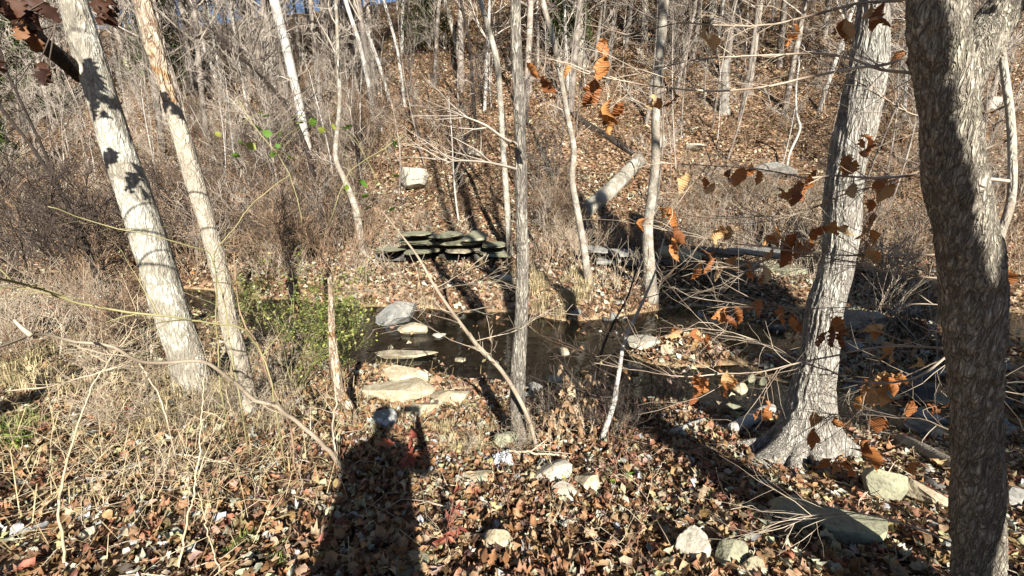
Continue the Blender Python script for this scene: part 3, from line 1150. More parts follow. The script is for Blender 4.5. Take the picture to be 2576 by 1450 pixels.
# trees outside the frame that shade the near bank: one behind the camera to the right throws the long band
pa, _ = ground_hit(1900, 1270)
back = pa + np.array([S_DIR[0], S_DIR[1], 0]) / math.cos(R(SUN_EL)) * 5.6
def off_tree(name, label, x, y, r0, seed, mat='bark_grey', h=7.5, lean=(0, 0)):
    r = np.random.default_rng(seed)
    base = np.array([x, y, gz(x, y)])
    root = thing(name, label, 'tree', base)
    n = 60
    t = np.linspace(0, 1, n)
    S = base + np.stack([lean[0] * t * h + 0.08 * np.sin(t * 5), lean[1] * t * h + 0.06 * np.cos(t * 4), -0.2 + t * h], -1)
    rr = r0 * (1 - 0.45 * t) * (1 + 0.4 * np.exp(-t * h / 0.3))
    bf = Buf()
    tube(bf, S, rr, 16)
    link('trunk', bf.mesh('trunk', M[mat], True, None, base), root)
    cb = Buf()
    for k in range(9):
        i0 = 59 - 3 * k
        a = r.uniform(0, 6.28)
        grow(r, cb, S[i0], (math.cos(a), math.sin(a), 0.9), r.uniform(1.5, 2.8), rr[i0] * 0.4, 2, (5, 4, 3), (5, 4, 3))
    link('crown', cb.mesh('crown', M['twig_grey'], True, None, base), root)
    return root, S, rr, base


bt, bS, brr, bbase = off_tree('shade_tree', 'tall grey tree on the path side behind the viewer, whose shadow crosses the bank', back[0], back[1], 0.20, 41, h=18)
for sgn, ro_ in ((-1, 0.11), (1, 0.09)):
    bf = Buf()
    tube(bf, smooth_path([bS[20], bS[20] + np.array([0.45 * sgn, 0.1, 1.4]), bS[20] + np.array([0.85 * sgn, 0.0, 4.5]), bS[20] + np.array([1.1 * sgn, 0.1, 10.0])], 30), np.linspace(ro_, ro_ * 0.6, 30), 12)
    link('limb', bf.mesh('limb', M['bark_grey'], True, None, bbase), bt)
def twin_shade():
    sh = np.array([-0.968, -0.25, 0.0]) * 0.172
    top = SR2[::max(1, len(SR2) // 30)] + np.array(S_DIR) * 2.7 + sh
    top = top[top[:, 2] > 1.0]
    dn = top[0] - top[3]
    dn = dn / abs(dn[2])
    bx = top[0] + dn * (top[0][2] - 0.0)
    base = np.array([bx[0], bx[1], gz(bx[0], bx[1])])
    S = smooth_path(np.vstack([base - np.array([0, 0, 0.1]), (base + top[0]) / 2, top]), 60)
    root = thing('shade_tree', 'slim leaning tree behind the viewer whose shadow darkens the rough barked tree', 'tree', base)
    bf = Buf()
    tube(bf, S, np.linspace(0.12, 0.085, 60), 16)
    link('trunk', bf.mesh('trunk', M['bark_grey'], True, None, base), root)
    cb = Buf()
    r = np.random.default_rng(47)
    for k in range(6):
        a = r.uniform(0, 6.28)
        grow(r, cb, S[59 - 2 * k], (math.cos(a), math.sin(a), 1.0), r.uniform(1.0, 2.0), 0.03, 2, (5, 4, 3), (5, 4, 3))
    link('crown', cb.mesh('crown', M['twig_grey'], True, None, base), root)


twin_shade()
_p = np.array(ground_hit(2260, 1080)[0]) + np.array([S_DIR[0], S_DIR[1], 0]) / math.cos(R(SUN_EL)) * 6.5
off_tree('shade_tree', 'thick grey tree behind the viewer that shades the pool beside the rooted tree', _p[0], _p[1], 0.33, 43, h=11)

# ------------------------------------------------------------------ trees of the far bank and hillside traced from the photograph
HT = [
 ('pale_tree', 'pale slender tree with a swept trunk just left of the slender middle tree', [(1284, 645, 16), (1279, 575, 15), (1271, 450, 15), (1264, 350, 14), (1259, 250, 14), (1249, 150, 15), (1229, 75, 14), (1209, 0, 13)], 'bark_pale', 4),
 ('crooked_tree', 'crooked slender tree, white above and tan at its foot on the spit', [(1483, 712, 22), (1469, 625, 18), (1454, 540, 17), (1439, 450, 16), (1444, 380, 15), (1429, 300, 14), (1409, 185, 13), (1389, 90, 14), (1364, 0, 14)], 'bark_smooth', 4),
 ('grey_tree', 'grey patchy tree on the far bank between the spit and the rooted tree', [(1640, 748, 34), (1634, 690, 32), (1629, 575, 27), (1639, 500, 25), (1649, 400, 22), (1649, 300, 22), (1654, 200, 22), (1664, 100, 24), (1669, 0, 26)], 'bark_smooth', 5),
 ('dark_sapling', 'thin dark straight sapling left of the pale swept tree', [(1199, 348, 10), (1189, 225, 9), (1179, 100, 8), (1159, 0, 8)], 'bark_dark', 2),
 ('white_tree', 'bright white barked tree rising from the thicket left of centre', [(792, 480, 22), (785, 425, 21), (765, 325, 21), (750, 250, 22), (715, 100, 25), (690, 0, 27)], 'bark_white', 5),
 ('pale_tree', 'slim pale leaning trunk on the slope, first right of the white tree', [(946, 318, 12), (929, 225, 11), (904, 110, 11), (869, 0, 11)], 'bark_white', 4),
 ('pale_tree', 'slim pale leaning trunk on the slope, second right of the white tree', [(981, 255, 10), (965, 200, 9), (949, 150, 9), (909, 40, 9), (895, 0, 9)], 'bark_white', 4),
 ('pale_tree', 'slim pale leaning trunk on the slope, third right of the white tree', [(1020, 270, 9), (1010, 200, 8), (999, 125, 8), (974, 30, 8), (965, 0, 8)], 'bark_white', 4),
 ('pale_tree', 'pale slanting trunk between the decayed tree and the white tree', [(560, 245, 14), (545, 200, 12), (515, 125, 12), (485, 60, 12), (455, 0, 12)], 'bark_white', 5),
 ('grey_tree', 'grey tree high on the slope above the dark sapling', [(1155, 150, 14), (1145, 100, 13), (1132, 50, 13), (1119, 0, 13)], 'bark_smooth', 4),
 ('grey_tree', 'pale trunk behind the green cedar at the top of the slope', [(1462, 175, 22), (1460, 120, 22), (1457, 60, 22), (1452, 0, 22)], 'bark_smooth', 6),
 ('grey_tree', 'grey trunk left of the green cedar at the top of the slope', [(1424, 90, 22), (1424, 60, 22), (1422, 30, 22), (1420, 0, 22)], 'bark_smooth', 6),
 ('grey_tree', 'grey trunk at the top of the slope left of the patchy tree', [(1620, 100, 20), (1621, 60, 18), (1621, 30, 18), (1621, 0, 18)], 'bark_smooth', 6),
 ('grey_tree', 'grey trunk at the top of the slope right of the patchy tree', [(1694, 130, 20), (1693, 80, 18), (1692, 40, 18), (1691, 0, 18)], 'bark_smooth', 6),
 ('grey_tree', 'lone grey trunk at the top of the slope above the broken snag', [(1793, 68, 22), (1792, 45, 20), (1792, 20, 20), (1791, 0, 20)], 'bark_smooth', 6),
 ('dark_tree', 'dark slim trunk at the very top between two grey trunks', [(1524, 68, 10), (1524, 45, 9), (1523, 20, 9), (1522, 0, 9)], 'bark_dark', 5),
 ('twisted_sapling', 'white twisted sapling on the slope left of the rooted tree', [(1977, 437, 8), (1985, 390, 7), (2012, 325, 8), (2004, 290, 7), (2002, 225, 6), (2010, 160, 5)], 'bark_white', 0.6),
 ('leaning_sapling', 'dark leaning sapling at the left edge with a forked trunk', [(268, 755, 20), (250, 715, 18), (210, 600, 15), (150, 480, 13), (80, 370, 11), (0, 265, 10)], 'bark_dark', 2.5),
 ('leaning_sapling', 'dark thin sapling crossing in front of the left thicket, upper one', [(215, 620, 10), (145, 465, 10), (115, 390, 9), (80, 315, 9), (45, 240, 8), (15, 175, 8)], 'bark_dark', 2),
 ('leaning_sapling', 'dark thin sapling low at the left edge', [(128, 668, 11), (118, 600, 10), (95, 550, 10), (50, 500, 9), (0, 455, 9)], 'bark_dark', 2),
 ('forked_sapling', 'pale double stemmed tree in the thicket left of the rock ledge', [(918, 640, 22), (905, 580, 20), (893, 520, 18), (870, 460, 15), (845, 400, 13), (850, 320, 12), (855, 240, 11), (850, 150, 10)], 'bark_smooth', 3),
 ('forked_sapling', 'dark leaning sapling crossing in front of the white tree', [(800, 520, 13), (775, 390, 12), (740, 300, 11), (700, 240, 10), (640, 175, 8), (580, 130, 6)], 'bark_dark', 1.5),
]
for k, (nm, lab, px, mt, ext) in enumerate(HT):
    path_tree(nm, lab, 'tree' if 'sapling' not in nm else 'sapling', wp(px), mt, sides=10 if max(p[2] for p in px) < 14 else 20, seed=100 + k,
              top_extra=ext, twigs=6 if 'sapling' in nm or k in (0, 1, 2, 4) else 3, crown_mat='twig_dark' if mt == 'bark_dark' else 'twig_grey', crown=ext > 1)
# slender near stems
path_tree('slanting_sapling', 'thin tan sapling slanting across the stream in front of the slender tree', 'sapling',
    wp([(1360, 1142, 10), (1335, 1070, 10), (1309, 1010, 11), (1259, 930, 11), (1209, 880, 11), (1159, 815, 9), (1096, 725, 8), (1050, 645, 6), (1004, 585, 4), (960, 530, 2.5)]),
    'twig_tan', sides=10, seed=140, top_extra=0, crown=False, twigs=9, crown_mat='twig_tan', flare=0)
path_tree('stream_sapling', 'crooked slim sapling with pale lower stem at the water edge', 'sapling',
    wp([(1502, 1112, 15), (1544, 1015, 14), (1552, 965, 12), (1559, 925, 11), (1566, 880, 10), (1579, 840, 10), (1600, 795, 9), (1619, 755, 7), (1650, 680, 5), (1670, 600, 4)]),
    'bark_white', sides=10, seed=141, top_extra=0, crown=False, twigs=9, crown_mat='twig_dark', flare=0)
path_tree('stream_sapling', 'bare brown forked stem standing left of the crooked slim sapling', 'sapling',
    wp([(1490, 1050, 8), (1500, 960, 8), (1515, 880, 7), (1545, 810, 6), (1580, 745, 5), (1605, 660, 4)]),
    'twig_dark', sides=8, seed=142, top_extra=0, crown=False, twigs=10, crown_mat='twig_red', flare=0)
path_tree('broken_snag', 'slender broken dead trunk with peeling bark beside the green shrub', 'snag',
    wp([(893, 1065, 28), (880, 1030, 28), (855, 985, 27), (845, 930, 26), (836, 850, 20), (834, 790, 16), (831, 730, 12), (826, 700, 4)]),
    'bark_rot', sides=24, seed=143, top_extra=0, crown=False, relief=0.16, flare=0)
path_tree('broken_snag', 'short broken grey stump on the slope between fallen logs', 'snag',
    wp([(1822, 285, 30), (1822, 260, 24), (1824, 220, 22), (1822, 180, 20), (1826, 152, 13)]),
    'bark_grey', sides=24, seed=144, top_extra=0, crown=False, relief=0.14)

# ------------------------------------------------------------------ background woods, tree by tree
def bg_proto(seed, h, r0, dense, pale, dark=False):
    r = np.random.default_rng(seed)
    t = np.linspace(0, 1, 12)
    S = np.stack([0.06 * h * np.sin(t * r.uniform(1, 4) + r.uniform(0, 6)) * t, 0.05 * h * np.cos(t * r.uniform(1, 4)) * t, t * h - 0.25], -1)
    rr = r0 * (1 - 0.75 * t)
    a, c = Buf(), Buf()
    tube(a, S, rr, 7, cap=False)
    for k in range(dense):
        f = 0.28 + 0.7 * (k + r.random()) / dense
        i0 = min(int(f * 11), 10)
        an = r.uniform(0, 6.28)
        grow(r, c, S[i0], (math.cos(an), math.sin(an), r.uniform(0.5, 1.3)), h * r.uniform(0.14, 0.3), rr[i0] * 0.42, 2, (4, 3, 3), (6, 5, 3), spread=0.6, rmin=h * 0.0009)
    return (a.mesh('trunk', M['twig_dark'] if dark else M['bark_hill'] if not pale else M['bark_white']), c.mesh('crown', M['twig_dark'] if dark else M['twig_grey']))


TALL = [bg_proto(200 + k, 13 + k % 3 * 2, 0.10 + 0.03 * (k % 3), 24, k == 0) for k in range(6)]
SAP = [bg_proto(300 + k, 4.0 + k % 4, 0.026 + 0.008 * (k % 3), 12, k % 4 == 0, k % 4 == 2) for k in range(8)]
rb = np.random.default_rng(77)
taken = []


def where(px):
    for lim, txt in [(200, 'at the far left behind the dark leaning saplings'), (420, 'behind the thick pale leaning tree'), (560, 'just right of the decayed tree'), (700, 'left of the bright white tree'), (860, 'around the bright white tree'),
                     (1000, 'among the slim pale leaning trunks'), (1150, 'left of the thin dark straight sapling'), (1300, 'behind the slender middle tree'), (1450, 'around the small green cedar'), (1640, 'left of the grey patchy tree'),
                     (1800, 'right of the grey patchy tree'), (2000, 'around the short broken stump'), (2200, 'behind the rooted tree')]:
        if px < lim:
            return txt
    return 'behind the rough barked tree'


def place(protos, name, label, cat, group, p, s, lean=0.05):
    root = thing(name, label, cat, p, group)
    root.rotation_euler = (rb.normal(0, lean), rb.normal(0, lean) - 0.03, rb.uniform(0, 6.28))
    root.scale = (s, s, s * rb.uniform(0.9, 1.15))
    a, c = protos[rb.integers(0, len(protos))]
    link('trunk', a, root)
    link('crown', c, root)


n = 0
while n < 225:
    px, py = rb.uniform(-200, 2760), rb.uniform(-40, 330)
    if px > 950 and rb.random() < 0.75:
        continue
    hit, t = ground_hit(px, py)
    if hit[1] < 17 or t > 85:
        hit = np.array([0, 0, 0.0])
        a = rb.uniform(-0.98, 0.0)
        dist = rb.uniform(26, 105)
        hit[0], hit[1] = math.sin(a) * dist, math.cos(a) * dist
        hit[2] = gz(hit[0], hit[1])
        if hit[1] - np.interp(hit[0], FXs, FYs) < 3:
            continue
    if any((hit[0] - q[0]) ** 2 + (hit[1] - q[1]) ** 2 < 2.0 for q in taken):
        continue
    taken.append(hit)
    left = hit[0] < -6
    wh = where(proj(hit[None])[0][0])
    far = 'far off' if np.hypot(hit[0], hit[1]) > 45 else 'on the slope'
    place(TALL, 'bare_tree', 'tall bare grey tree ' + far + ' ' + wh, 'tree', 'bare trees ' + far + ' ' + wh, hit, rb.uniform(0.75, 1.15))
    n += 1
n = 0
while n < 240:
    px, py = rb.uniform(-150, 2730), rb.uniform(0, 560)
    if px > 950 and rb.random() < 0.55:
        continue
    hit, t = ground_hit(px, py)
    if hit[1] < 12.5 or t > 48:
        continue
    wh = where(px)
    far = 'high on the slope' if t > 22 else 'low on the slope'
    place(SAP, 'bare_sapling', 'thin bare sapling ' + far + ' ' + wh, 'sapling', 'saplings ' + far + ' ' + wh, hit, rb.uniform(0.6, 1.1), 0.09)
    n += 1

# ------------------------------------------------------------------ brush: twiggy shrubs, one by one
def shrub_proto(seed, mat, stems, h, spread, rad, depth=2, kids=(7, 5, 3), wob=0.15, rmin=0.0042):
    r = np.random.default_rng(seed)
    c = Buf()
    for k in range(stems):
        a = r.uniform(0, 6.28)
        s = r.uniform(0.1, 1) * spread
        grow(r, c, (0.12 * math.cos(a), 0.12 * math.sin(a), -0.05), (s * math.cos(a), s * math.sin(a), 1), h * r.uniform(0.55, 1.1), rad * r.uniform(0.6, 1.1), depth, (4, 3, 3), kids, spread=0.65, wob=wob, up=0.05, rmin=rmin)
    return c.mesh('stems', M[mat])


SH_RED = [shrub_proto(400 + k, 'twig_red', 8, 1.5, 0.7, 0.009) for k in range(5)]
SH_TAN = [shrub_proto(420 + k, 'twig_tan', 6, 1.3, 0.7, 0.008) for k in range(5)]
SH_GREY = [shrub_proto(440 + k, 'twig_grey', 6, 1.7, 0.6, 0.010) for k in range(4)]
SH_DARK = [shrub_proto(460 + k, 'twig_dark', 5, 1.9, 0.7, 0.011) for k in range(3)]
rh = np.random.default_rng(88)


def brush(n, box, protos, label, group, smin, smax, avoid=None):
    k = 0
    tries = 0
    while k < n and tries < n * 30:
        tries += 1
        px, py = rh.uniform(box[0], box[2]), rh.uniform(box[1], box[3])
        if (1420 < px < 1660 and 400 < py < 625) or (1560 < px < 1720 and 320 < py < 400):
            continue
        hit, t = ground_hit(px, py)
        if t > 60 or hit[2] < WATER + 0.05:
            continue
        me = protos[rh.integers(0, len(protos))]
        root = link('bare_shrub', me, None, tuple(hit))
        hue = {'twig_red': 'reddish', 'twig_tan': 'tan', 'twig_grey': 'grey', 'twig_dark': 'dark'}[me.materials[0].name]
        lab = label
        if n > 15:
            lab = hue + ' bare shrub ' + where(px) + (', on the far slope' if t > 13 else ', near the water')
        elif not label.startswith('dark'):
            lab = hue + ' ' + label.replace('pale ', '').replace('thin dark', 'thin')
        tag(root, lab, 'shrub', lab if n > 15 else group + ', ' + hue)
        root.rotation_euler = (rh.normal(0, 0.1), rh.normal(0, 0.1), rh.uniform(0, 6.28))
        s = rh.uniform(smin, smax)
        root.scale = (s, s, s * rh.uniform(0.8, 1.2))
        k += 1


def brush_mass(n, box, r, buf, smin, smax):
    k = 0
    while k < n:
        px, py = r.uniform(box[0], box[2]), r.uniform(box[1], box[3])
        if 1430 < px < 1660 and 400 < py < 620:
            k += 1
            continue
        hit, t = ground_hit(px, py)
        if t > 60 or hit[2] < WATER + 0.05:
            k += 1
            continue
        sc = r.uniform(smin, smax)
        for q in range(4):
            a = r.uniform(0, 6.28)
            w = r.uniform(0.1, 0.7)
            grow(r, buf, hit + np.array([0.1 * math.cos(a), 0.1 * math.sin(a), -0.05]), (w * math.cos(a), w * math.sin(a), 1), sc * r.uniform(0.7, 1.3), 0.009 * sc, 1, (3, 3), (6, 3), spread=0.6, wob=0.13, up=0.05, seg=5, rmin=0.00028 * t)
        k += 1


bmb = Buf()
rmass = np.random.default_rng(313)
brush_mass(150, (250, 180, 1250, 440), rmass, bmb, 0.8, 1.9)
brush_mass(170, (1250, 20, 2600, 520), rmass, bmb, 0.4, 1.1)
brush_mass(80, (1330, 480, 2130, 690), rmass, bmb, 0.4, 1.0)
brush_mass(90, (2080, 250, 2600, 740), rmass, bmb, 0.6, 1.4)
brush_mass(60, (-100, 560, 950, 700), rmass, bmb, 0.8, 1.6)
o = kind(link('hillside_brush', bmb.mesh('hillside_brush', M['twig_red'])), 'stuff')
tag(o, 'thin reddish leafless brush scattered over the hillside', 'brush')
btb = Buf()
brush_mass(75, (1300, 560, 2100, 760), rmass, btb, 0.5, 1.1)
brush_mass(75, (2050, 520, 2600, 1000), rmass, btb, 0.5, 1.2)
brush_mass(45, (560, 690, 960, 900), rmass, btb, 0.4, 0.9)
brush_mass(35, (-60, 700, 420, 960), rmass, btb, 0.5, 1.0)
brush_mass(16, (960, 560, 1290, 680), rmass, btb, 0.3, 0.7)
o = kind(link('bank_brush', btb.mesh('bank_brush', M['twig_tan'])), 'stuff')
tag(o, 'fine tan twig tangle along both banks of the stream', 'brush')
MIXL = SH_RED + SH_TAN[:2] + SH_GREY[:2] + SH_DARK[:1]
brush(88, (430, 330, 930, 690), MIXL, 'leafless twiggy shrub in the tangled thicket left of the rock ledge', 'thicket left of the rock ledge', 0.7, 1.5)
brush(12, (-60, 600, 340, 760), SH_DARK, 'dark leafless shrub with long stems at the left edge', 'dark shrubs at the left edge', 1.2, 1.9)
brush(24, (470, 420, 930, 680), SH_DARK, 'dark leafless shrub standing out of the left thicket', 'dark shrubs in the left thicket', 0.9, 1.5)
brush(50, (-150, 420, 420, 760), MIXL, 'leafless twiggy shrub in the thicket at the far left', 'thicket at the far left', 0.8, 1.6)
brush(50, (1330, 480, 2050, 650), SH_GREY + SH_TAN + SH_RED, 'pale leafless brush along the far bank at right', 'brush along the far bank', 0.5, 1.0)
brush(26, (2080, 420, 2570, 740), SH_GREY + SH_DARK, 'leafless brush behind the rough barked tree', 'brush behind the rough tree', 0.6, 1.1)
brush(9, (940, 480, 1250, 590), SH_TAN + SH_RED, 'low leafless shrub on the slope above the rock ledge', 'shrubs above the rock ledge', 0.35, 0.7)
brush(12, (280, 930, 860, 1120), SH_TAN, 'low dry brush at the foot of the leaning trees', 'brush at the foot of the leaning trees', 0.25, 0.5)
brush(14, (-60, 740, 380, 960), SH_TAN + SH_RED, 'low dry brush on the left bank', 'brush on the left bank', 0.4, 0.75)
brush(6, (1380, 1050, 1720, 1120), SH_DARK, 'thin dark bare stems at the water edge right of the slender tree', 'stems at the water edge', 0.3, 0.55)
brush(8, (1150, 1060, 1560, 1180), SH_TAN + SH_DARK, 'low bare twigs at the foot of the slender middle tree', 'twigs by the slender tree', 0.2, 0.4)
brush(8, (2150, 700, 2420, 900), SH_GREY + SH_DARK, 'thin pale shoots on the right bank between the two big trees', 'shoots between the right trees', 0.4, 0.7)

# ------------------------------------------------------------------ branches close to the camera, traced
def branch_path(px, d0, d1):
    n = len(px)
    return np.array([at_depth(x, y, d0 + (d1 - d0) * k / (n - 1)) for k, (x, y) in enumerate(px)])


# the beech sapling at the right edge with its long level branches and clinging leaves
stem_px = [(2470, 1300), (2500, 1000), (2512, 800), (2512, 615), (2540, 520), (2547, 450), (2542, 300), (2525, 170), (2517, 90), (2500, -30), (2480, -200)]
sd = 1.95
SB = smooth_path([at_depth(x, y, sd) for x, y in stem_px], 60)
gb = np.array([SB[0][0], SB[0][1], gz(SB[0][0], SB[0][1])])
SB[0] = gb - np.array([0, 0, 0.05])
beech = thing('beech_sapling', 'smooth beech sapling at the right edge holding orange brown leaves on long branches', 'sapling', gb)
bf = Buf()
tube(bf, SB, np.linspace(0.020, 0.012, 60), 10)
link('trunk', bf.mesh('trunk', M['bark_smooth'], True, None, gb), beech)
BR = [
 [(2500, -20), (2380, -30), (2270, 0), (2167, 8), (2067, 35), (1942, 65), (1817, 67), (1717, 60), (1600, 85), (1530, 100)],
 [(2520, 140), (2400, 190), (2257, 180), (2217, 175), (2142, 147), (2067, 132), (1967, 132), (1817, 135), (1717, 150), (1620, 175), (1500, 195)],
 [(2517, 90), (2420, 100), (2330, 120), (2242, 160), (2142, 175), (2042, 197), (1942, 220), (1817, 230), (1717, 227), (1584, 212), (1484, 190), (1399, 155), (1329, 135)],
 [(2540, 265), (2517, 272), (2442, 295), (2367, 305), (2292, 285), (2217, 240), (2157, 200), (2110, 190)],
 [(2545, 457), (2442, 445), (2367, 435), (2292, 440), (2192, 445), (2097, 440), (2027, 445), (1967, 435), (1917, 425), (1817, 415), (1717, 405), (1640, 400)],
 [(2545, 350), (2492, 370), (2417, 400), (2317, 430), (2217, 465), (2127, 490), (2067, 515), (1992, 540), (1892, 540), (1830, 525)],
 [(2512, 625), (2467, 620), (2367, 640), (2267, 640), (2142, 640), (2017, 632), (1917, 617), (1817, 605), (1717, 580), (1640, 555)],
 [(2508, 690), (2400, 700), (2267, 690), (2142, 655), (1967, 640), (1867, 660), (1790, 668), (1717, 690)],
 [(2510, 850), (2420, 870), (2300, 950), (2157, 957), (2092, 930), (2017, 905), (1967, 875), (1892, 845), (1807, 820), (1717, 814)],
 [(2508, 880), (2367, 875), (2267, 870), (2192, 875), (2117, 890), (2017, 910), (1917, 935), (1817, 942), (1717, 950), (1600, 938), (1500, 918)],
 [(2510, 835), (2417, 885), (2342, 915), (2267, 945), (2192, 955), (2132, 975)],
 [(2500, 1080), (2400, 1085), (2330, 1060), (2267, 1055), (2192, 1047), (2112, 1045), (2070, 1055)],
 [(2505, 1000), (2460, 1030), (2392, 1015), (2402, 985), (2427, 945), (2437, 885)],
 [(2510, 780), (2400, 770), (2300, 765), (2200, 770), (2050, 775), (1930, 770), (1850, 760)],
 [(2485, 1420), (2392, 1365), (2292, 1325), (2192, 1300), (2117, 1295), (2017, 1315), (1967, 1345)],
]
LEAVES = [(1775, 90), (1790, 110), (1320, 180), (1365, 205), (1420, 180), (1520, 130), (1525, 165), (1495, 225), (1500, 250), (1530, 275), (1540, 305), (1530, 325), (1555, 280), (1645, 265), (1695, 250), (2000, 80), (2130, 70), (2210, 40), (2222, 30), (2272, 150), (2345, 150), (2415, 270), (1740, 460), (1800, 480), (1840, 450), (1870, 440), (1910, 450), (2040, 460), (2015, 480), (1960, 490), (2000, 480), (2130, 410), (2140, 425), (2175, 370), (2215, 500), (2240, 480), (2200, 520), (2150, 480), (2360, 480), (2350, 500), (1820, 590), (1780, 650), (1800, 670), (1850, 665), (1890, 680), (1920, 690), (1950, 650), (1930, 620), (1960, 600), (2000, 610), (2030, 620), (2080, 590), (2100, 580), (2190, 600), (2180, 620), (2180, 580), (2540, 700), (1850, 790), (1915, 780), (1960, 790), (2000, 810), (2090, 820), (2095, 840), (2140, 850), (2205, 840), (2240, 885), (2310, 920), (2180, 990), (2190, 1000), (2215, 985), (2235, 970), (2250, 965), (2265, 960), (2190, 1015), (2170, 1010), (2280, 1040), (1760, 960), (1770, 970), (1830, 960), (1845, 965), (2040, 1060), (1945, 1040), (2085, 1070), (2185, 1130), (2310, 1180), (2110, 1160), (2130, 1180), (2225, 1075), (2425, 1000), (2500, 920), (2350, 1045), (1620, 570), (1705, 840), (1740, 850), (1785, 860), (1830, 800), (1700, 590), (1690, 540)]
rB = np.random.default_rng(55)
LEAVES = LEAVES + [(x + rB.normal(0, 16), y + rB.normal(8, 12)) for x, y in LEAVES if rB.random() < 0.55 and x > 1600]
BL = []
for k in range(9):
    v, t = leaf_shape(rB, False, 0.25, rB.uniform(-1.8, 1.8), rB.uniform(0.5, 1.8), 11, rB.uniform(-2.4, 2.4), 0.22)
    bb = Buf()
    bb.add(v, None, t)
    BL.append(bb.mesh('leaf', M['leaf_beech']))
paths, bufs = [], []
for k, px in enumerate(BR):
    d1 = 2.25 + 0.35 * rB.random()
    p = smooth_path(branch_path(px, sd, d1), 60)
    p = p + 0.006 * np.cumsum(rB.normal(0, 0.35, p.shape), 0) * np.linspace(0, 1, 60)[:, None]
    paths.append(p)
    bf = Buf()
    r0 = [0.010, 0.0095, 0.0095, 0.007, 0.009, 0.0065, 0.007, 0.005, 0.007, 0.0065, 0.005, 0.006, 0.006, 0.004, 0.005][k]
    tube(bf, p, np.linspace(r0 * 0.9, 0.0016, 60), 6)
    for q in range(17):
        i0 = rB.integers(10, 58)
        t = p[min(i0 + 1, 59)] - p[i0 - 1]
        t /= np.linalg.norm(t)
        grow(rB, bf, p[i0], t + np.array([0, rB.normal(0, 0.6), rB.normal(0.0, 0.5)]), rB.uniform(0.15, 0.6), 0.0026, 1, (3, 3), (3, 2), up=0.03, wob=0.15, seg=5)
    bufs.append(bf)
pp = [proj(p) for p in paths]
plan = []
for (lx, ly) in LEAVES:
    best = None
    for k in range(len(paths)):
        dx = pp[k][0] - lx
        dy = pp[k][1] - (ly - 22)
        dd2 = dx * dx + dy * dy * 1.0
        i0 = int(np.argmin(dd2))
        if best is None or dd2[i0] < best[0]:
            best = (dd2[i0], k, i0)
    _, k, i0 = best
    a = paths[k][i0]
    dep = pp[k][2][i0]
    e = at_depth(lx + rB.normal(0, 3), ly - 22, dep + rB.normal(0, 0.05))
    tube(bufs[k], smooth_path([a, (a + e) / 2 + rB.normal(0, 0.012, 3), e], 5), np.linspace(0.0022, 0.0013, 5), 4, cap=False)
    plan.append((k, e, dep))
bobs = []
for k, bf in enumerate(bufs):
    bobs.append(link('branch', bf.mesh('branch', M['beech_twig'], True, None, gb), beech))
for (k, e, dep) in plan:
    o = link('leaf', BL[rB.integers(0, 9)], bobs[k])
    o.location = tuple(e - gb)
    d = Vector((rB.normal(0, 0.35), rB.normal(0, 0.35), -1)).normalized()
    qt = d.to_track_quat('X', 'Z')
    o.rotation_mode = 'QUATERNION'
    from mathutils import Quaternion
    o.rotation_quaternion = qt @ Quaternion((1, 0, 0), rB.uniform(0, 6.28))
    s = 50 * dep / F * rB.uniform(0.65, 1.25)
    o.scale = (s, s * rB.uniform(0.8, 1.3), s)

# oak at the far left, outside the frame, with a leafy bough reaching in at the top corner
off = np.array([-3.7, -0.5, 0])
oak, So, ro, ob_ = off_tree('oak_tree', 'oak at the left edge whose dry brown leaves hang into the top corner', off[0], off[1], 0.14, 44, h=6)
rO = np.random.default_rng(66)
OL = []
for k in range(5):
    v, t = leaf_shape(rO, True, 0.36, rO.uniform(-0.5, 0.5), rO.uniform(0.2, 0.7), 8)
    bb = Buf()
    bb.add(v, None, t)
    OL.append(bb.mesh('leaf', M['leaf_oak']))
oakbr = [[(-3.6, -0.4, 2.5), (-3.0, 0.5, 2.75), (-2.3, 1.2, 2.5), at_depth(60, 20, 1.7), at_depth(140, 60, 1.75)],
         [(-3.6, -0.4, 2.9), (-3.1, 0.8, 2.9), (-2.6, 1.6, 2.6), at_depth(270, -20, 1.9), at_depth(300, 30, 1.95)],
         [(-3.6, -0.4, 2.6), (-3.2, 0.9, 2.75), (-2.9, 1.8, 2.75), (-2.75, 2.4, 2.7)],
         [(-3.6, -0.4, 2.3), (-3.1, 0.9, 2.3), (-2.85, 1.9, 2.25), (-2.6, 2.3, 2.0)]]
oleaf = [[(20, 30), (45, 55), (70, 40), (95, 60), (60, 90), (40, 85), (85, 110), (100, 180), (120, 200), (70, 20), (110, 30), (15, 10), (30, 60), (60, 10)],
         [(240, 15), (262, 25), (285, 50), (265, 5), (275, 60)], [], []]
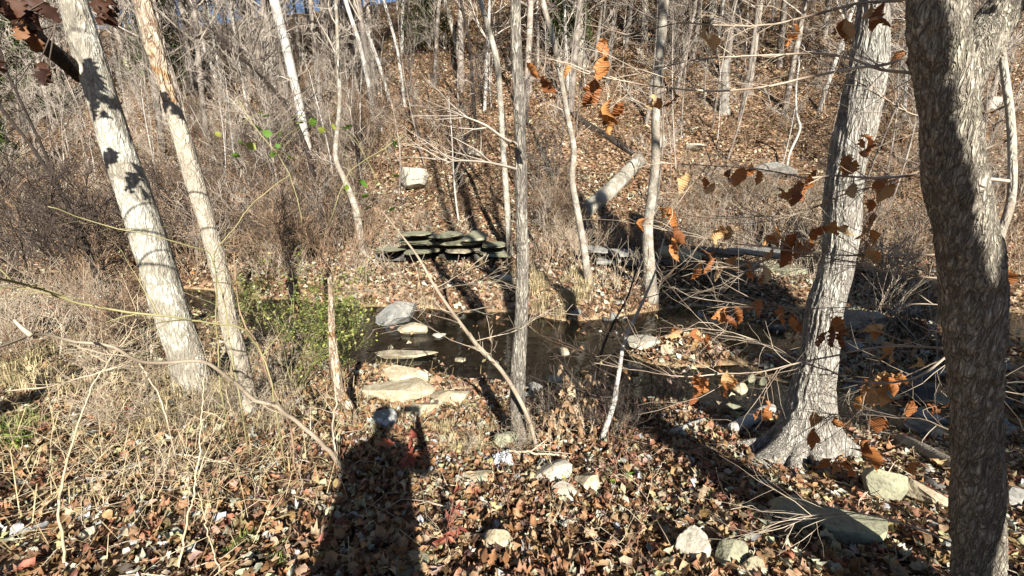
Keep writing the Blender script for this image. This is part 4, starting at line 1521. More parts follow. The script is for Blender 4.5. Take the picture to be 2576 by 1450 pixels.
for k, bp_ in enumerate(oakbr):
    p = smooth_path(bp_, 40)
    bf = Buf()
    tube(bf, p, np.linspace(0.02, 0.004, 40), 6)
    ends = []
    for (lx, ly) in oleaf[k]:
        px_, py_, zc_ = proj(p[18:])
        i0 = 18 + int(np.argmin((px_ - lx) ** 2 + (py_ - ly) ** 2))
        e = at_depth(lx, ly - 25, max(zc_[i0 - 18], 1.4))
        tube(bf, np.array([p[i0], (p[i0] + e) / 2, e]), [0.004, 0.003, 0.002], 4, cap=False)
        ends.append(e)
    if k >= 2:
        # sprays of leaves that shade the leaning trunk
        for tx, ty in ([(215, 205), (240, 225), (270, 230), (235, 245), (262, 262), (250, 285), (290, 255), (275, 300), (245, 210), (285, 275), (225, 230), (260, 240)] if k == 2 else [(290, 420), (300, 410), (350, 460), (370, 480), (355, 475), (430, 262), (420, 275), (445, 285)]):
            w0 = at_plane(tx, ty, (b1[1] if tx < 400 else b2[1]))[0]
            e = w0 + np.array(S_DIR) * (1.7 + 0.3 * rO.random())
            i0 = int(np.argmin(np.linalg.norm(p - e, axis=1)))
            tube(bf, smooth_path([p[i0], (p[i0] + e) / 2 + rO.normal(0, 0.03, 3), e], 6), np.linspace(0.004, 0.0015, 6), 4, cap=False)
            ends += [e + np.array([0, 0, 0.06]), e + rO.normal(0, 0.05, 3) + np.array([0, 0, 0.05])]
    br = link('branch', bf.mesh('branch', M['twig_dark'], True, None, ob_), oak)
    for e in ends:
        o = link('leaf', OL[rO.integers(0, 5)], br)
        o.location = tuple(e - ob_)
        d = Vector((rO.normal(0, 0.5), rO.normal(0, 0.5), -1)).normalized()
        o.rotation_mode = 'QUATERNION'
        o.rotation_quaternion = d.to_track_quat('X', 'Z') @ Quaternion((1, 0, 0), rO.uniform(0, 6.28))
        s = rO.uniform(0.11, 0.16) if k >= 2 else rO.uniform(0.06, 0.095)
        o.scale = (s, s, s)

# single traced stems on the left
def traced(name, label, cat, px, d0, d1, r0, r1, mat, seed, twigs=4, foot=False, sides=7, fork=None):
    r = np.random.default_rng(seed)
    p = smooth_path(branch_path(px, d0, d1), 50)
    wv_ = np.cumsum(r.normal(0, 0.0035, p.shape), 0)
    p = p + wv_ - np.linspace(0, 1, 50)[:, None] * wv_[-1]
    if foot:
        p[0][2] = gz(p[0][0], p[0][1]) - 0.03
    base = np.array([p[0][0], p[0][1], gz(p[0][0], p[0][1])])
    root = thing(name, label, cat, base)
    bf = Buf()
    tube(bf, p, np.linspace(r0, r1, 50), sides)
    link('stem', bf.mesh('stem', M[mat], True, None, base), root)
    if twigs:
        for k in range(twigs):
            tb = Buf()
            i0 = r.integers(8, 48)
            t = p[i0 + 1] - p[i0 - 1]
            t /= np.linalg.norm(t)
            grow(r, tb, p[i0], t + r.normal(0, 0.6, 3), r.uniform(0.1, 0.4), max(r1 * 0.9, 0.0018), 1, (3, 3), (3, 2), wob=0.15, up=0.03, seg=5)
            link('side_twig', tb.mesh('side_twig', M[mat], True, None, base), root)
        if fork:
            tb = Buf()
            q = smooth_path(branch_path(fork[0], fork[1], fork[2]), 10)
            tube(tb, q, np.linspace(r0 * 0.7, r1, 10), 6)
            link('side_twig', tb.mesh('side_twig', M[mat], True, None, base), root)
    return root


def foot_depth(px, py):
    return ground_hit(px, py)[1]


traced('weed_stalk', 'tall straw coloured dry weed stalk nearest the lower left corner', 'weed', [(165, 1440), (152, 1360), (150, 1270), (165, 1170), (190, 1090), (230, 990), (300, 880), (340, 800), (345, 740)], foot_depth(165, 1440), foot_depth(165, 1440) + 0.35, 0.007, 0.002, 'twig_straw', 501, 16, True)
traced('weed_stalk', 'tall straw coloured dry weed stalk right of the nearest one', 'weed', [(452, 1440), (470, 1310), (488, 1170), (500, 1080), (510, 1000), (512, 950)], foot_depth(452, 1440), foot_depth(452, 1440) + 0.1, 0.006, 0.002, 'twig_straw', 502, 12, True)
traced('weed_stalk', 'short dry stalk slanting in the leaves beside the tall ones', 'weed', [(555, 1445), (530, 1350), (518, 1280), (490, 1200)], foot_depth(555, 1445), foot_depth(555, 1445) + 0.1, 0.004, 0.002, 'twig_straw', 503, 5, True)
fd = foot_depth(868, 1188)
traced('dead_branch', 'long bent dead branch arching from the ground toward the left edge', 'branch', [(868, 1188), (840, 1150), (790, 1095), (740, 1055), (690, 1012), (640, 1000), (590, 955), (560, 935), (500, 908), (420, 912), (345, 910), (280, 875), (200, 860), (130, 845), (80, 845), (40, 860), (0, 875), (-60, 890)], fd, 1.8, 0.017, 0.005, 'twig_tan', 504, 9, True, 9, ([(80, 845), (55, 825), (35, 805)], 1.82, 1.8))
traced('briar_cane', 'yellow green briar cane arching in from the left edge above the dead branch', 'briar', [(700, 1060), (680, 940), (640, 850), (610, 830), (520, 820), (430, 805), (330, 795), (200, 765), (110, 735), (60, 720), (0, 705), (-60, 690)], 3.0, 1.7, 0.005, 0.006, 'twig_green', 505, 7, True)
traced('briar_cane', 'green briar cane curving between the two left trunks', 'briar', [(560, 1010), (545, 800), (540, 640), (450, 612), (360, 590), (225, 550), (120, 520)], 3.3, 2.4, 0.006, 0.003, 'twig_green', 506, 7, True)
traced('briar_cane', 'green briar cane rising to the right past the decayed trunk', 'briar', [(600, 1000), (560, 760), (545, 650), (600, 570), (650, 505), (730, 440)], 3.2, 3.2, 0.006, 0.003, 'twig_green', 507, 6, True)
traced('briar_cane', 'dark briar cane beside the foot of the decayed trunk', 'briar', [(745, 1200), (720, 1080), (670, 965), (645, 875), (615, 825), (600, 755), (590, 640)], foot_depth(745, 1200), 3.3, 0.008, 0.004, 'twig_red', 508, 8, True)
traced('briar_cane', 'pale twig running low across the left bank', 'briar', [(420, 1050), (350, 905), (300, 920), (200, 945), (100, 970), (0, 985), (-50, 990)], 2.9, 2.0, 0.005, 0.004, 'twig_tan', 509, 6, True)
traced('fallen_branch', 'thin fallen branch lying across the slabs by the stream', 'branch', [(905, 985), (960, 990), (1060, 985), (1120, 980), (1190, 975)], foot_depth(930, 1000) - 0.05, foot_depth(1150, 985) - 0.05, 0.012, 0.005, 'twig_tan', 510, 4)
traced('fallen_branch', 'pale dead stick lying in front of the slender tree', 'branch', [(1280, 1133), (1340, 1142), (1400, 1148), (1450, 1155)], foot_depth(1365, 1150) - 0.1, foot_depth(1365, 1150) - 0.1, 0.010, 0.006, 'twig_straw', 511, 3)
traced('fallen_branch', 'thin pale stick lying among the leaves near the bottom centre', 'branch', [(1400, 1290), (1440, 1305), (1480, 1325), (1500, 1345)], foot_depth(1440, 1310) - 0.03, foot_depth(1490, 1340) - 0.03, 0.008, 0.005, 'twig_grey', 512, 2)
traced('fallen_branch', 'pale broken stick behind the sunlit leaves at left', 'branch', [(445, 1145), (500, 1155), (570, 1170), (640, 1185)], foot_depth(540, 1170), foot_depth(540, 1170), 0.007, 0.005, 'twig_straw', 513, 2)
traced('vine_stem', 'thin brown vine rising beside the green shrub', 'vine', [(870, 1185), (845, 1120), (838, 1060), (842, 1000), (835, 900)], fd, fd, 0.008, 0.005, 'twig_tan', 514, 4, True)
rz = np.random.default_rng(99)
for k in range(26):
    x = rz.uniform(20, 820)
    y = rz.uniform(1010, 1420)
    dp = foot_depth(x, y)
    hh = rz.uniform(60, 220)
    lean = rz.normal(0, 70)
    o = traced('weed_stalk', 'thin dry weed stalk standing among the leaves on the left bank', 'weed', [(x, y), (x + lean * 0.3, y - hh * 0.5), (x + lean, y - hh)], dp, dp - 0.1, 0.0028, 0.0012, 'twig_straw' if k % 3 else 'twig_tan', 600 + k, 5, True, 4)
    o['group'] = 'thin weed stalks on the left bank'
for k in range(16):
    x = rz.uniform(1080, 1700)
    y = rz.uniform(1120, 1430)
    dp = foot_depth(x, y)
    hh = rz.uniform(40, 130)
    lean = rz.normal(0, 25)
    o = traced('weed_stalk', 'thin reddish dry stalk standing among the leaves at bottom centre', 'weed', [(x, y), (x + lean * 0.3, y - hh * 0.5), (x + lean, y - hh)], dp, dp, 0.002, 0.001, 'twig_redstem' if k % 2 else 'twig_straw', 640 + k, 3, True, 4)
    o['group'] = 'thin stalks at bottom centre'

# red leaved seedlings
def seedling(label, px, py, n, hh, seed, mat='leaf_red', stem='twig_redstem', size=0.06):
    r = np.random.default_rng(seed)
    hit, t = ground_hit(px, py)
    root = thing('seedling', label, 'seedling', hit)
    sb_ = Buf()
    ends = []
    for k in range(n):
        a = r.uniform(0, 6.28)
        P = [np.array([0, 0, -0.02]), np.array([0.03 * math.cos(a), 0.03 * math.sin(a), hh * 0.5]), np.array([0.10 * math.cos(a), 0.10 * math.sin(a), hh * r.uniform(0.7, 1.1)])]
        s = smooth_path(P, 8)
        tube(sb_, s, np.linspace(0.003, 0.0012, 8), 4)
        for q in range(5):
            ends.append((s[r.integers(4, 8)], a + r.normal(0, 1)))
    link('stem', sb_.mesh('stem', M[stem]), root)
    me = []
    for k in range(2):
        v, tt = leaf_shape(r, False, 0.16, 0.5, 0.5, 5)
        bb = Buf()
        bb.add(v, None, tt)
        me.append(bb.mesh('leaf', M[mat]))
    for e, a in ends:
        o = link('leaf', me[r.integers(0, 2)], root)
        o.location = tuple(e)
        o.rotation_euler = (r.normal(0, 0.4), r.normal(0.2, 0.5), a)
        s = size * r.uniform(0.7, 1.3)
        o.scale = (s, s, s)


seedling('red leaved seedling at the edge of the photographer shadow', 1030, 1190, 5, 0.28, 71, size=0.10)
seedling('slender reddish seedling in the leaves below the middle of the picture', 1120, 1400, 6, 0.30, 72)
seedling('small bright green plant in the leaf litter at bottom right of centre', 1562, 1222, 2, 0.07, 73, 'leaf_green', 'twig_green', 0.05)
seedling('small green seedling beside the left weed stalks', 40, 1125, 4, 0.10, 74, 'leaf_green', 'twig_green', 0.06)

# ------------------------------------------------------------------ rocks
def rock_verts(seed, cuts=14, slab=False, sub=3):
    r = np.random.default_rng(seed)
    bm = bmesh.new()
    bmesh.ops.create_icosphere(bm, subdivisions=sub, radius=1.0)
    bm.verts.ensure_lookup_table()
    v = np.array([x.co[:] for x in bm.verts])
    f = np.array([[q.index for q in p.verts] for p in bm.faces])
    bm.free()
    if slab:
        v = np.sign(v) * np.abs(v) ** 0.42
        v[:, 2] = np.clip(v[:, 2], -0.8, 0.8)
    for k in range(cuts):
        n = r.normal(0, 1, 3)
        if slab:
            n[2] *= 0.15
        n /= np.linalg.norm(n)
        c = r.uniform(0.38, 0.72) if not slab else r.uniform(0.6, 0.95)
        dd3 = v @ n - c
        v = v - np.maximum(dd3, 0)[:, None] * n
    if not slab:
        pass
    v = v * (1 + 0.22 * (fbm(v * 2.4 + seed, 4) - 0.5)[:, None])
    v = v / np.abs(v).max(0)
    return v, f


def rock(label, px, py, wpx, hpx, mat, seed, slab=False, name='rock', depth_ratio=0.8, tilt=(0, 0), yaw=None, sink=0.22, group=None, water=False, sub=3):
    r = np.random.default_rng(seed)
    hit, t = ground_hit(px, py + hpx / 2)
    w = wpx * t / F * 1.08
    # a pixel height sees both the face and part of the top
    h = hpx * t / F
    if slab:
        h = h * 0.75
        sink = min(sink, 0.12)
    v, f = rock_verts(seed, 12, slab, sub)
    bb = Buf()
    v = v * np.array([w / 2, w / 2 * depth_ratio, h / 2])
    bb.add(v, None, f)
    yaw = r.normal(0, 0.15) if yaw is None else yaw
    y = hit[1] + w / 2 * depth_ratio * 0.55
    x = hit[0]
    z = gz(x, y)
    if water:
        z = max(z, WATER - 0.03)
    o = link(name, bb.mesh(name, M[mat], False), None, (x, y, z + h * (0.5 - sink)))
    o.rotation_euler = (tilt[0], tilt[1], yaw)
    tag(o, label, 'rock', group)
    return o


ROCKS = [
 ('white boulder lying on the leafy slope above the rock ledge', 1033, 457, 84, 72, 'rock_white', 1, 0),
 ('small pale rock on the slope beside the first pale trunk', 950, 330, 38, 26, 'rock_white', 2, 0),
 ('pale rocks half hidden by branches right of the white boulder', 1195, 392, 50, 26, 'rock_white', 3, 0),
 ('pale upright rock behind the grey patchy tree', 1662, 352, 34, 46, 'rock_white', 4, 0),
 ('pale flat rock right of the grey patchy tree on the slope', 1745, 378, 56, 24, 'rock_white', 5, 0),
 ('round grey boulder at the head of the pool, left of the grass tuft', 1000, 788, 112, 80, 'rock_grey', 6, 0),
 ('tan rock below the round grey boulder at the water', 1025, 838, 92, 40, 'rock_tan', 7, 0),
 ('long flat tan slab at the near edge of the pool', 1015, 916, 160, 24, 'rock_tan', 8, 0),
 ('broad yellowish slab on the near shore, upper one', 1015, 945, 120, 48, 'rock_tan', 9, 0),
 ('broad yellowish slab on the near shore, lower one', 1000, 988, 175, 60, 'rock_tan', 10, 0),
 ('small tan slab piece left of the broad slabs', 925, 985, 76, 34, 'rock_tan', 110, 0),
 ('tan slab piece tucked under the lower broad slab', 1055, 1025, 80, 36, 'rock_tan', 111, 0),
 ('flat tan rock right of the broad slabs on the shore', 1130, 998, 110, 34, 'rock_tan', 11, 0),
 ('small pointed pale rock standing in the pool', 1107, 856, 34, 18, 'rock_white', 12, 0),
 ('small flat stone in the pool near the slanting sapling', 1160, 928, 42, 14, 'rock_tan', 13, 0),
 ('small round stone in the pool right of the slender tree', 1420, 893, 32, 26, 'rock_tan', 14, 0),
 ('grey rock at the water edge just right of the slender tree', 1350, 972, 56, 50, 'rock_grey', 15, 0),
 ('small tan rock next to the grey rock by the slender tree', 1395, 975, 50, 24, 'rock_tan', 16, 0),
 ('pale slab across the shallow water right of the crooked sapling', 1625, 862, 90, 36, 'rock_white', 17, 1),
 ('pale rock end beside the pale slab in the shallows', 1685, 880, 40, 26, 'rock_tan', 18, 0),
 ('white lichen spotted boulder at the top of the photographer shadow', 950, 1050, 84, 60, 'rock_spotted', 19, 0),
 ('triangular green grey rock leaning at the foot of the slender tree', 1275, 1098, 64, 62, 'rock_green', 20, 0),
 ('long white angular rock right of the plastic scrap', 1392, 1190, 96, 46, 'rock_white', 21, 0),
 ('white rounded rock below the long white rock', 1430, 1240, 80, 46, 'rock_white', 22, 0),
 ('blunt grey tan rock right of the white rocks', 1488, 1210, 72, 54, 'rock_tan', 23, 0),
 ('flat tan rock in the leaves left of the plastic scrap', 1195, 1208, 90, 32, 'rock_tan', 24, 0),
 ('pyramid shaped tan rock near the bottom centre', 1262, 1352, 82, 84, 'rock_tan', 25, 0),
 ('small round pale stone in the leaves beside the dark shadow band', 1674, 1248, 34, 36, 'rock_tan', 26, 0),
 ('half buried pale stone left of the round pale stone', 1565, 1258, 46, 30, 'rock_white', 27, 0),
 ('upright green grey slab below the right root of the big tree', 2235, 1195, 96, 150, 'rock_green', 29, 0),
 ('rounded yellowish rock left of the rough barked tree', 2348, 1242, 96, 70, 'rock_tan', 30, 0),
 ('dark brown rock behind the rounded yellowish rock', 2352, 1216, 70, 36, 'rock_dark', 31, 0),
 ('pale blue grey cracked rock at the bottom right of centre', 1760, 1372, 92, 100, 'rock_white', 32, 0),
 ('brown angular rock right of the pale cracked rock', 1850, 1398, 100, 60, 'rock_green', 33, 0),
 ('tan rock cut by the bottom edge beside the brown angular rock', 1912, 1432, 74, 44, 'rock_tan', 34, 0),
 ('upright grey stone in the leaves by the left root of the big tree', 1862, 985, 40, 50, 'rock_tan', 35, 0),
 ('small upright pair stone at the dark water edge, left one', 1888, 955, 20, 34, 'rock_green', 36, 0),
 ('small upright pair stone at the dark water edge, right one', 1917, 960, 18, 36, 'rock_green', 37, 0),
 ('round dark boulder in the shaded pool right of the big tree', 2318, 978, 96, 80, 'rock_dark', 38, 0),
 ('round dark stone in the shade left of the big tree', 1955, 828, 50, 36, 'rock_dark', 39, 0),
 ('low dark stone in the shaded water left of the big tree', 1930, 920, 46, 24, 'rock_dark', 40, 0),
 ('mossy grey overhanging rock right of the big tree across the water', 2182, 800, 110, 46, 'rock_grey', 41, 1),
 ('square grey rock on the far bank behind the rough tree', 2290, 772, 60, 54, 'rock_grey', 42, 0),
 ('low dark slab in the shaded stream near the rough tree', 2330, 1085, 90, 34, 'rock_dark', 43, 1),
 ('pale stone in the leaves near the dry weed stalks', 457, 1195, 56, 50, 'rock_tan', 44, 0),
 ('small dark stone at the bottom of the photographer shadow', 1010, 1432, 120, 30, 'rock_green', 45, 0),
 ('pale round stone beneath the spit at the pool head', 1275, 700, 50, 26, 'rock_white', 46, 0),
 ('grey stone on the right edge behind the rough tree', 2556, 1240, 60, 80, 'rock_grey', 47, 0),
 ('white rock high on the right slope behind the rough tree', 2500, 265, 70, 40, 'rock_white', 48, 1),
 ('mossy flat boulder on the right slope under the beech leaves', 2000, 505, 130, 40, 'rock_green', 49, 0),
 ('grey boulder on the right slope above the mossy flat boulder', 1960, 440, 90, 44, 'rock_grey', 50, 0),
]
for (lab, x, y, w, h, mt, sd_, sl) in ROCKS:
    rock(lab, x, y, w, h, mt, sd_, bool(sl), water=(y < 1000 and y > 700), sub=3 if w < 80 else 4, depth_ratio={8: 0.32, 9: 0.5, 10: 0.55, 7: 0.5}.get(sd_, 0.8), yaw={8: 0.12, 9: -0.3, 10: 0.25, 6: 0.5}.get(sd_))
# the long cracked slab at lower right: two pieces lying flush
for k, (x, y, w, h, lab) in enumerate([(2010, 1290, 165, 60, 'long flat grey slab in the leaves, left piece of the cracked pair'), (2160, 1325, 190, 70, 'long flat grey slab in the leaves, right piece of the cracked pair')]):
    o = rock(lab, x, y, w, h, 'rock_green', 28 + 50 * k, True, depth_ratio=0.55, yaw=-0.25, sub=4, sink=0.35)
rdk = np.random.default_rng(414)
for k in range(16):
    x_, y_ = rdk.uniform(2130, 2560), rdk.uniform(800, 1070)
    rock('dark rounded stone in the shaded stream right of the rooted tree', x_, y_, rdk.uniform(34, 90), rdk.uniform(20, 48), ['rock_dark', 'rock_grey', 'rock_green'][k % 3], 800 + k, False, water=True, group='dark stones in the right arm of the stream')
# small loose stones along both shores
rk = np.random.default_rng(123)
SM = []
for k in range(6):
    v, f = rock_verts(700 + k, 10, False, 2)
    bb = Buf()
    bb.add(v, None, f)
    SM.append(bb.mesh('stone', M[['rock_tan', 'rock_grey', 'rock_green', 'rock_white', 'rock_tan', 'rock_dark'][k]], False))
k = 0
while k < 90:
    x = rk.uniform(-5, 8)
    side = rk.random() < 0.5
    y = (np.interp(x, NX, NY) + rk.normal(0.1, 0.35)) if side else (np.interp(x, FXs, FYs) + rk.normal(0.0, 0.6))
    px, py, zc = proj(np.array([[x, y, gz(x, y)]]))
    if not (0 < px[0] < 2576 and 0 < py[0] < 1450):
        continue
    o = link('stone', SM[rk.integers(0, 6)], None, (x, y, gz(x, y) + 0.005))
    s = rk.uniform(0.03, 0.13)
    o.scale = (s * rk.uniform(0.9, 1.6), s, s * rk.uniform(0.4, 0.8))
    o.rotation_euler = (0, 0, rk.uniform(0, 6.28))
    tag(o, 'small loose stone along the near shore of the stream' if side else 'small loose stone along the far shore of the stream', 'stone', 'stones of the near shore' if side else 'stones of the far shore')
    k += 1

# the layered ledge on the far bank: stacked slabs, gap shade painted as darker back slabs
def ledge(label, rows, seed, mats):
    r = np.random.default_rng(seed)
    hit, t = ground_hit(*rows['at'])
    root = thing('rock_ledge', label, 'ledge', hit)
    y0 = hit[1]
    for (x0, x1, yt, yb, dy, *dpx) in rows['slabs']:
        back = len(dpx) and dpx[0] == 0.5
        pa, ta = at_plane(x0, yt, y0 + dy)
        pb, _ = at_plane(x1, yb, y0 + dy)
        v, f = rock_verts(int(r.integers(1000, 9999)), 12, True, 3)
        v = v * (1 + 0.22 * (fbm(v * 3.1 + x0, 3) - 0.5)[:, None])
        w, h = pb[0] - pa[0], pa[2] - pb[2]
        bb = Buf()
        dp = dpx[0] if dpx else r.uniform(0.5, 0.8)
        bb.add(v * np.array([w / 2, dp, h / 2 / 0.9]), None, f)
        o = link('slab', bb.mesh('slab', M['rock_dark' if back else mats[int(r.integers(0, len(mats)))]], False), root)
        o.location = ((pa[0] + pb[0]) / 2 - hit[0], dp * 0.8 + dy + 0.16, (pa[2] + pb[2]) / 2 - hit[2])
        o.rotation_euler = (r.normal(0, 0.03), r.normal(0, 0.02), r.normal(0, 0.08))


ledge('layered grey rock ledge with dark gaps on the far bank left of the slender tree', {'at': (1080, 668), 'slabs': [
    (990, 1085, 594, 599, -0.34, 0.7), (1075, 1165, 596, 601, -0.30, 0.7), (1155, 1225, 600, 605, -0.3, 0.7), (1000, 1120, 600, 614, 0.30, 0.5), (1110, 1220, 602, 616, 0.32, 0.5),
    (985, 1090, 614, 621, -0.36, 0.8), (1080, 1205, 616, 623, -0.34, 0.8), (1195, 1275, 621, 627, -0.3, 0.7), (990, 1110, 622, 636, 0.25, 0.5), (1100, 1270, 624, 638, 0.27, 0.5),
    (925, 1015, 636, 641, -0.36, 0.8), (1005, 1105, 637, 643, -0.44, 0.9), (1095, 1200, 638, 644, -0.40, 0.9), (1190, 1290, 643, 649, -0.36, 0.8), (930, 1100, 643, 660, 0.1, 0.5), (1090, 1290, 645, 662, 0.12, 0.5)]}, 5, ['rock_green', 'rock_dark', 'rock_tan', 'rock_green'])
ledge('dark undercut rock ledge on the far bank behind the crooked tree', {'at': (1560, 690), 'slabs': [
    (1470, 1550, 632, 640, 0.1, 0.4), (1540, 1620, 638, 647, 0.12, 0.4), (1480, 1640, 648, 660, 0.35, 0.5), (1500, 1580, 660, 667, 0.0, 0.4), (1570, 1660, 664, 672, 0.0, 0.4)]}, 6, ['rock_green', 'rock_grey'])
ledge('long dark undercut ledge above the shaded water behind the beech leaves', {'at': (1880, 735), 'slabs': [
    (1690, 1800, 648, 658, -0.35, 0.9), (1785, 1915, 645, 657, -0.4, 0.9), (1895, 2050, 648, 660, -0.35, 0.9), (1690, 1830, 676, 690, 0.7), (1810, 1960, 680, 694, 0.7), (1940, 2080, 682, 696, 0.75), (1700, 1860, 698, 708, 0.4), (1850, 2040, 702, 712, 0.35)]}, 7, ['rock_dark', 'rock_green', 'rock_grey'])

# ------------------------------------------------------------------ logs
def log(label, px, wpx, mat, seed, lift=0.35, name='fallen_log'):
    r = np.random.default_rng(seed)
    pts, rad = [], []
    for (x, y), w in zip(px, wpx):
        hit, t = ground_hit(x, y)
        rr = w / 2 * t / F
        pts.append(hit + np.array([0, 0, rr * lift]))
        rad.append(rr)
    S = smooth_path(pts, 40)
    rr = np.interp(np.linspace(0, 1, 40), np.linspace(0, 1, len(rad)), rad)
    base = np.array(pts[0])
    bf = Buf()
    T, A, B = frames(S)
    sides = 28
    th = np.arange(sides) * 2 * np.pi / sides
    dirs = A[:, None] * np.cos(th)[None, :, None] + B[:, None] * np.sin(th)[None, :, None]
    q = S[:, None] + rr[:, None, None] * dirs
    V = S[:, None] + (rr[:, None] * (1 + 0.22 * (fbm(q * 7 + seed, 3) - 0.5)))[..., None] * dirs
    ii = np.arange(39)[:, None] * sides
    jj = np.arange(sides)[None]
    V = np.concatenate([V.reshape(-1, 3), S[:1], S[-1:]])
    j1 = np.arange(sides)
    caps = np.concatenate([np.stack([np.full(sides, 40 * sides), (j1 + 1) % sides, j1], -1), np.stack([np.full(sides, 40 * sides + 1), 39 * sides + j1, 39 * sides + (j1 + 1) % sides], -1)])
    bf.add(V, np.stack([ii + jj, ii + (jj + 1) % sides, ii + sides + (jj + 1) % sides, ii + sides + jj], -1).reshape(-1, 4), caps)
    o = link(name, bf.mesh(name, M[mat], True, None, base), None, tuple(base))
    tag(o, label, 'log')


log('thick pale fallen log lying up the slope behind the crooked tree', [(1470, 540), (1530, 490), (1570, 450), (1606, 412)], [40, 38, 36, 34], 'bark_pale', 1)
log('dark fallen log lying on the slope above the pale log', [(1440, 290), (1490, 325), (1535, 352), (1592, 392)], [14, 16, 16, 16], 'bark_dark', 2)
log('dark fallen trunk high on the slope left of the rooted tree', [(1925, 112), (2000, 122), (2070, 132), (2140, 142)], [12, 14, 15, 16], 'bark_dark', 3)
log('short pale lichen covered log resting on the left roots of the big tree', [(1842, 1092), (1880, 1072), (1915, 1052), (1938, 1040)], [30, 32, 30, 26], 'bark_white', 4, 0.9)
log('pale weathered driftwood in the leaves at lower left', [(225, 1222), (280, 1205), (330, 1185), (372, 1170)], [20, 22, 20, 14], 'bark_white', 5, 0.7)
log('weathered grey log behind the upright slab by the rough tree', [(2265, 1120), (2310, 1140), (2360, 1165), (2420, 1195)], [34, 36, 36, 34], 'bark_smooth', 6, 0.7)
log('thin pale stick log left of the lichen covered log', [(1690, 1095), (1730, 1080), (1770, 1062)], [16, 16, 12], 'bark_white', 7, 0.9)

# ------------------------------------------------------------------ crumpled plastic scrap
def scrap():
    hit, t = ground_hit(1265, 1165)
    r = np.random.default_rng(8)
    n = 22
    u = np.linspace(-1, 1, n)
    A_, B_ = np.meshgrid(u, u)
    w = 48 * t / F / 2
    p = np.stack([A_.ravel() * w, B_.ravel() * w * 0.8, np.zeros(n * n)], -1)
    q = np.stack([A_.ravel() * 3, B_.ravel() * 3, np.zeros(n * n)], -1)
    p[:, 2] = 0.06 * np.abs(2 * fbm(q, 3) - 1) * 1.6 + 0.05 * (1 - (A_.ravel() ** 2 + B_.ravel() ** 2) / 2)
    p[:, :2] += 0.03 * (np.stack([fbm(q + 9, 2), fbm(q + 19, 2)], -1) - 0.5)
    ii = np.arange(n - 1)[:, None] * n
    jj = np.arange(n - 1)[None]
    bb = Buf()
    bb.add(p, np.stack([ii + jj, ii + jj + 1, ii + n + jj + 1, ii + n + jj], -1).reshape(-1, 4))
    o = link('plastic_scrap', bb.mesh('plastic_scrap', M['plastic'], False), None, tuple(hit))
    o.rotation_euler = (0.25, 0, 0.3)
    tag(o, 'crumpled pale blue plastic scrap left of the long white rock', 'plastic scrap')


scrap()

# ------------------------------------------------------------------ green shrub, vine leaves, evergreens, grass
def small_leaf_cloud(r, buf, cols, pts, n, size, spread, pal):
    idx = r.integers(0, len(pts), n)
    P = pts[idx] + r.normal(0, spread, (n, 3))
    pv, pt = SING[0]
    pal = np.array(pal)
    c = pal[r.integers(0, len(pal), n)] * r.uniform(0.7, 1.25, (n, 1))
    add_leaves(buf, cols, r, P, size * r.uniform(0.6, 1.3, n), 0.9, (pv, pt), c)


def green_shrub(label, px, py, hh, wd, n, size, seed, pal, name='evergreen_shrub'):
    r = np.random.default_rng(seed)
    hit, t = ground_hit(px, py)
    root = thing(name, label, 'shrub', hit)
    sb_, tips = Buf(), []
    for k in range(7):
        a = r.uniform(0, 6.28)
        s = r.uniform(0.2, 1) * wd
        grow(r, sb_, (0, 0, -0.05), (s * math.cos(a), s * math.sin(a), 1), hh * r.uniform(0.7, 1.1), 0.008, 2, (4, 3, 3), (6, 4, 3), spread=0.8, tips=tips)
    link('stems', sb_.mesh('stems', M['twig_green']), root)
    pts = np.concatenate([p[1:] for p, q in tips[2:]])
    fb, fc = Buf(), []
    small_leaf_cloud(r, fb, fc, pts, n, size, 0.02, pal)
    link('foliage', fb.mesh('foliage', M['privet'], True, np.concatenate(fc)), root)


GP = [(0.10, 0.15, 0.03), (0.18, 0.23, 0.045), (0.28, 0.30, 0.07), (0.36, 0.34, 0.11), (0.07, 0.10, 0.03)]
green_shrub('bright green leafy shrub between the decayed tree and the stream', 740, 985, 1.35, 0.7, 3200, 0.032, 81, GP)
green_shrub('green leafy shrub around the broken snag by the water', 850, 975, 1.25, 0.6, 2200, 0.030, 82, GP)
green_shrub('low green leafy sprays behind the decayed tree', 660, 830, 1.0, 0.5, 1500, 0.035, 83, GP)
# scattered vine leaves still green
rv = np.random.default_rng(84)
hit, t = ground_hit(740, 700)
vine = thing('greenbrier_vine', 'greenbrier vine with a few bright green leaves across the left thicket', 'vine', hit)
vb = Buf()
vl = [(555, 345), (585, 395), (600, 360), (620, 370), (640, 320), (655, 290), (680, 300), (670, 335), (700, 370), (712, 340), (745, 300), (765, 320), (785, 305), (815, 330), (835, 320), (870, 335), (985, 360), (995, 365), (865, 480), (905, 460), (935, 530), (990, 530), (945, 470), (610, 430), (690, 390), (930, 500), (725, 400), (990, 455)]
vp = [np.array(at_depth(x, y - 8, 5.0 + 0.6 * rv.random())) for x, y in vl]
lm = []
for k in range(3):
    v, tt = leaf_shape(rv, False, 0.42, 0.3, 0.3, 6)
    bb = Buf()
    bb.add(v, None, tt)
    lm.append(bb.mesh('leaf', M['leaf_green']))
prev = smooth_path([hit, at_depth(760, 560, 5.4), at_depth(720, 420, 5.3), at_depth(640, 320, 5.2), at_depth(600, 250, 5.2)], 30)
prev2 = smooth_path([hit, at_depth(830, 560, 5.4), at_depth(880, 430, 5.3), at_depth(960, 380, 5.3), at_depth(1010, 340, 5.3)], 30)
tube(vb, prev, 0.005, 5)
tube(vb, prev2, 0.005, 5)
both = np.concatenate([prev, prev2])
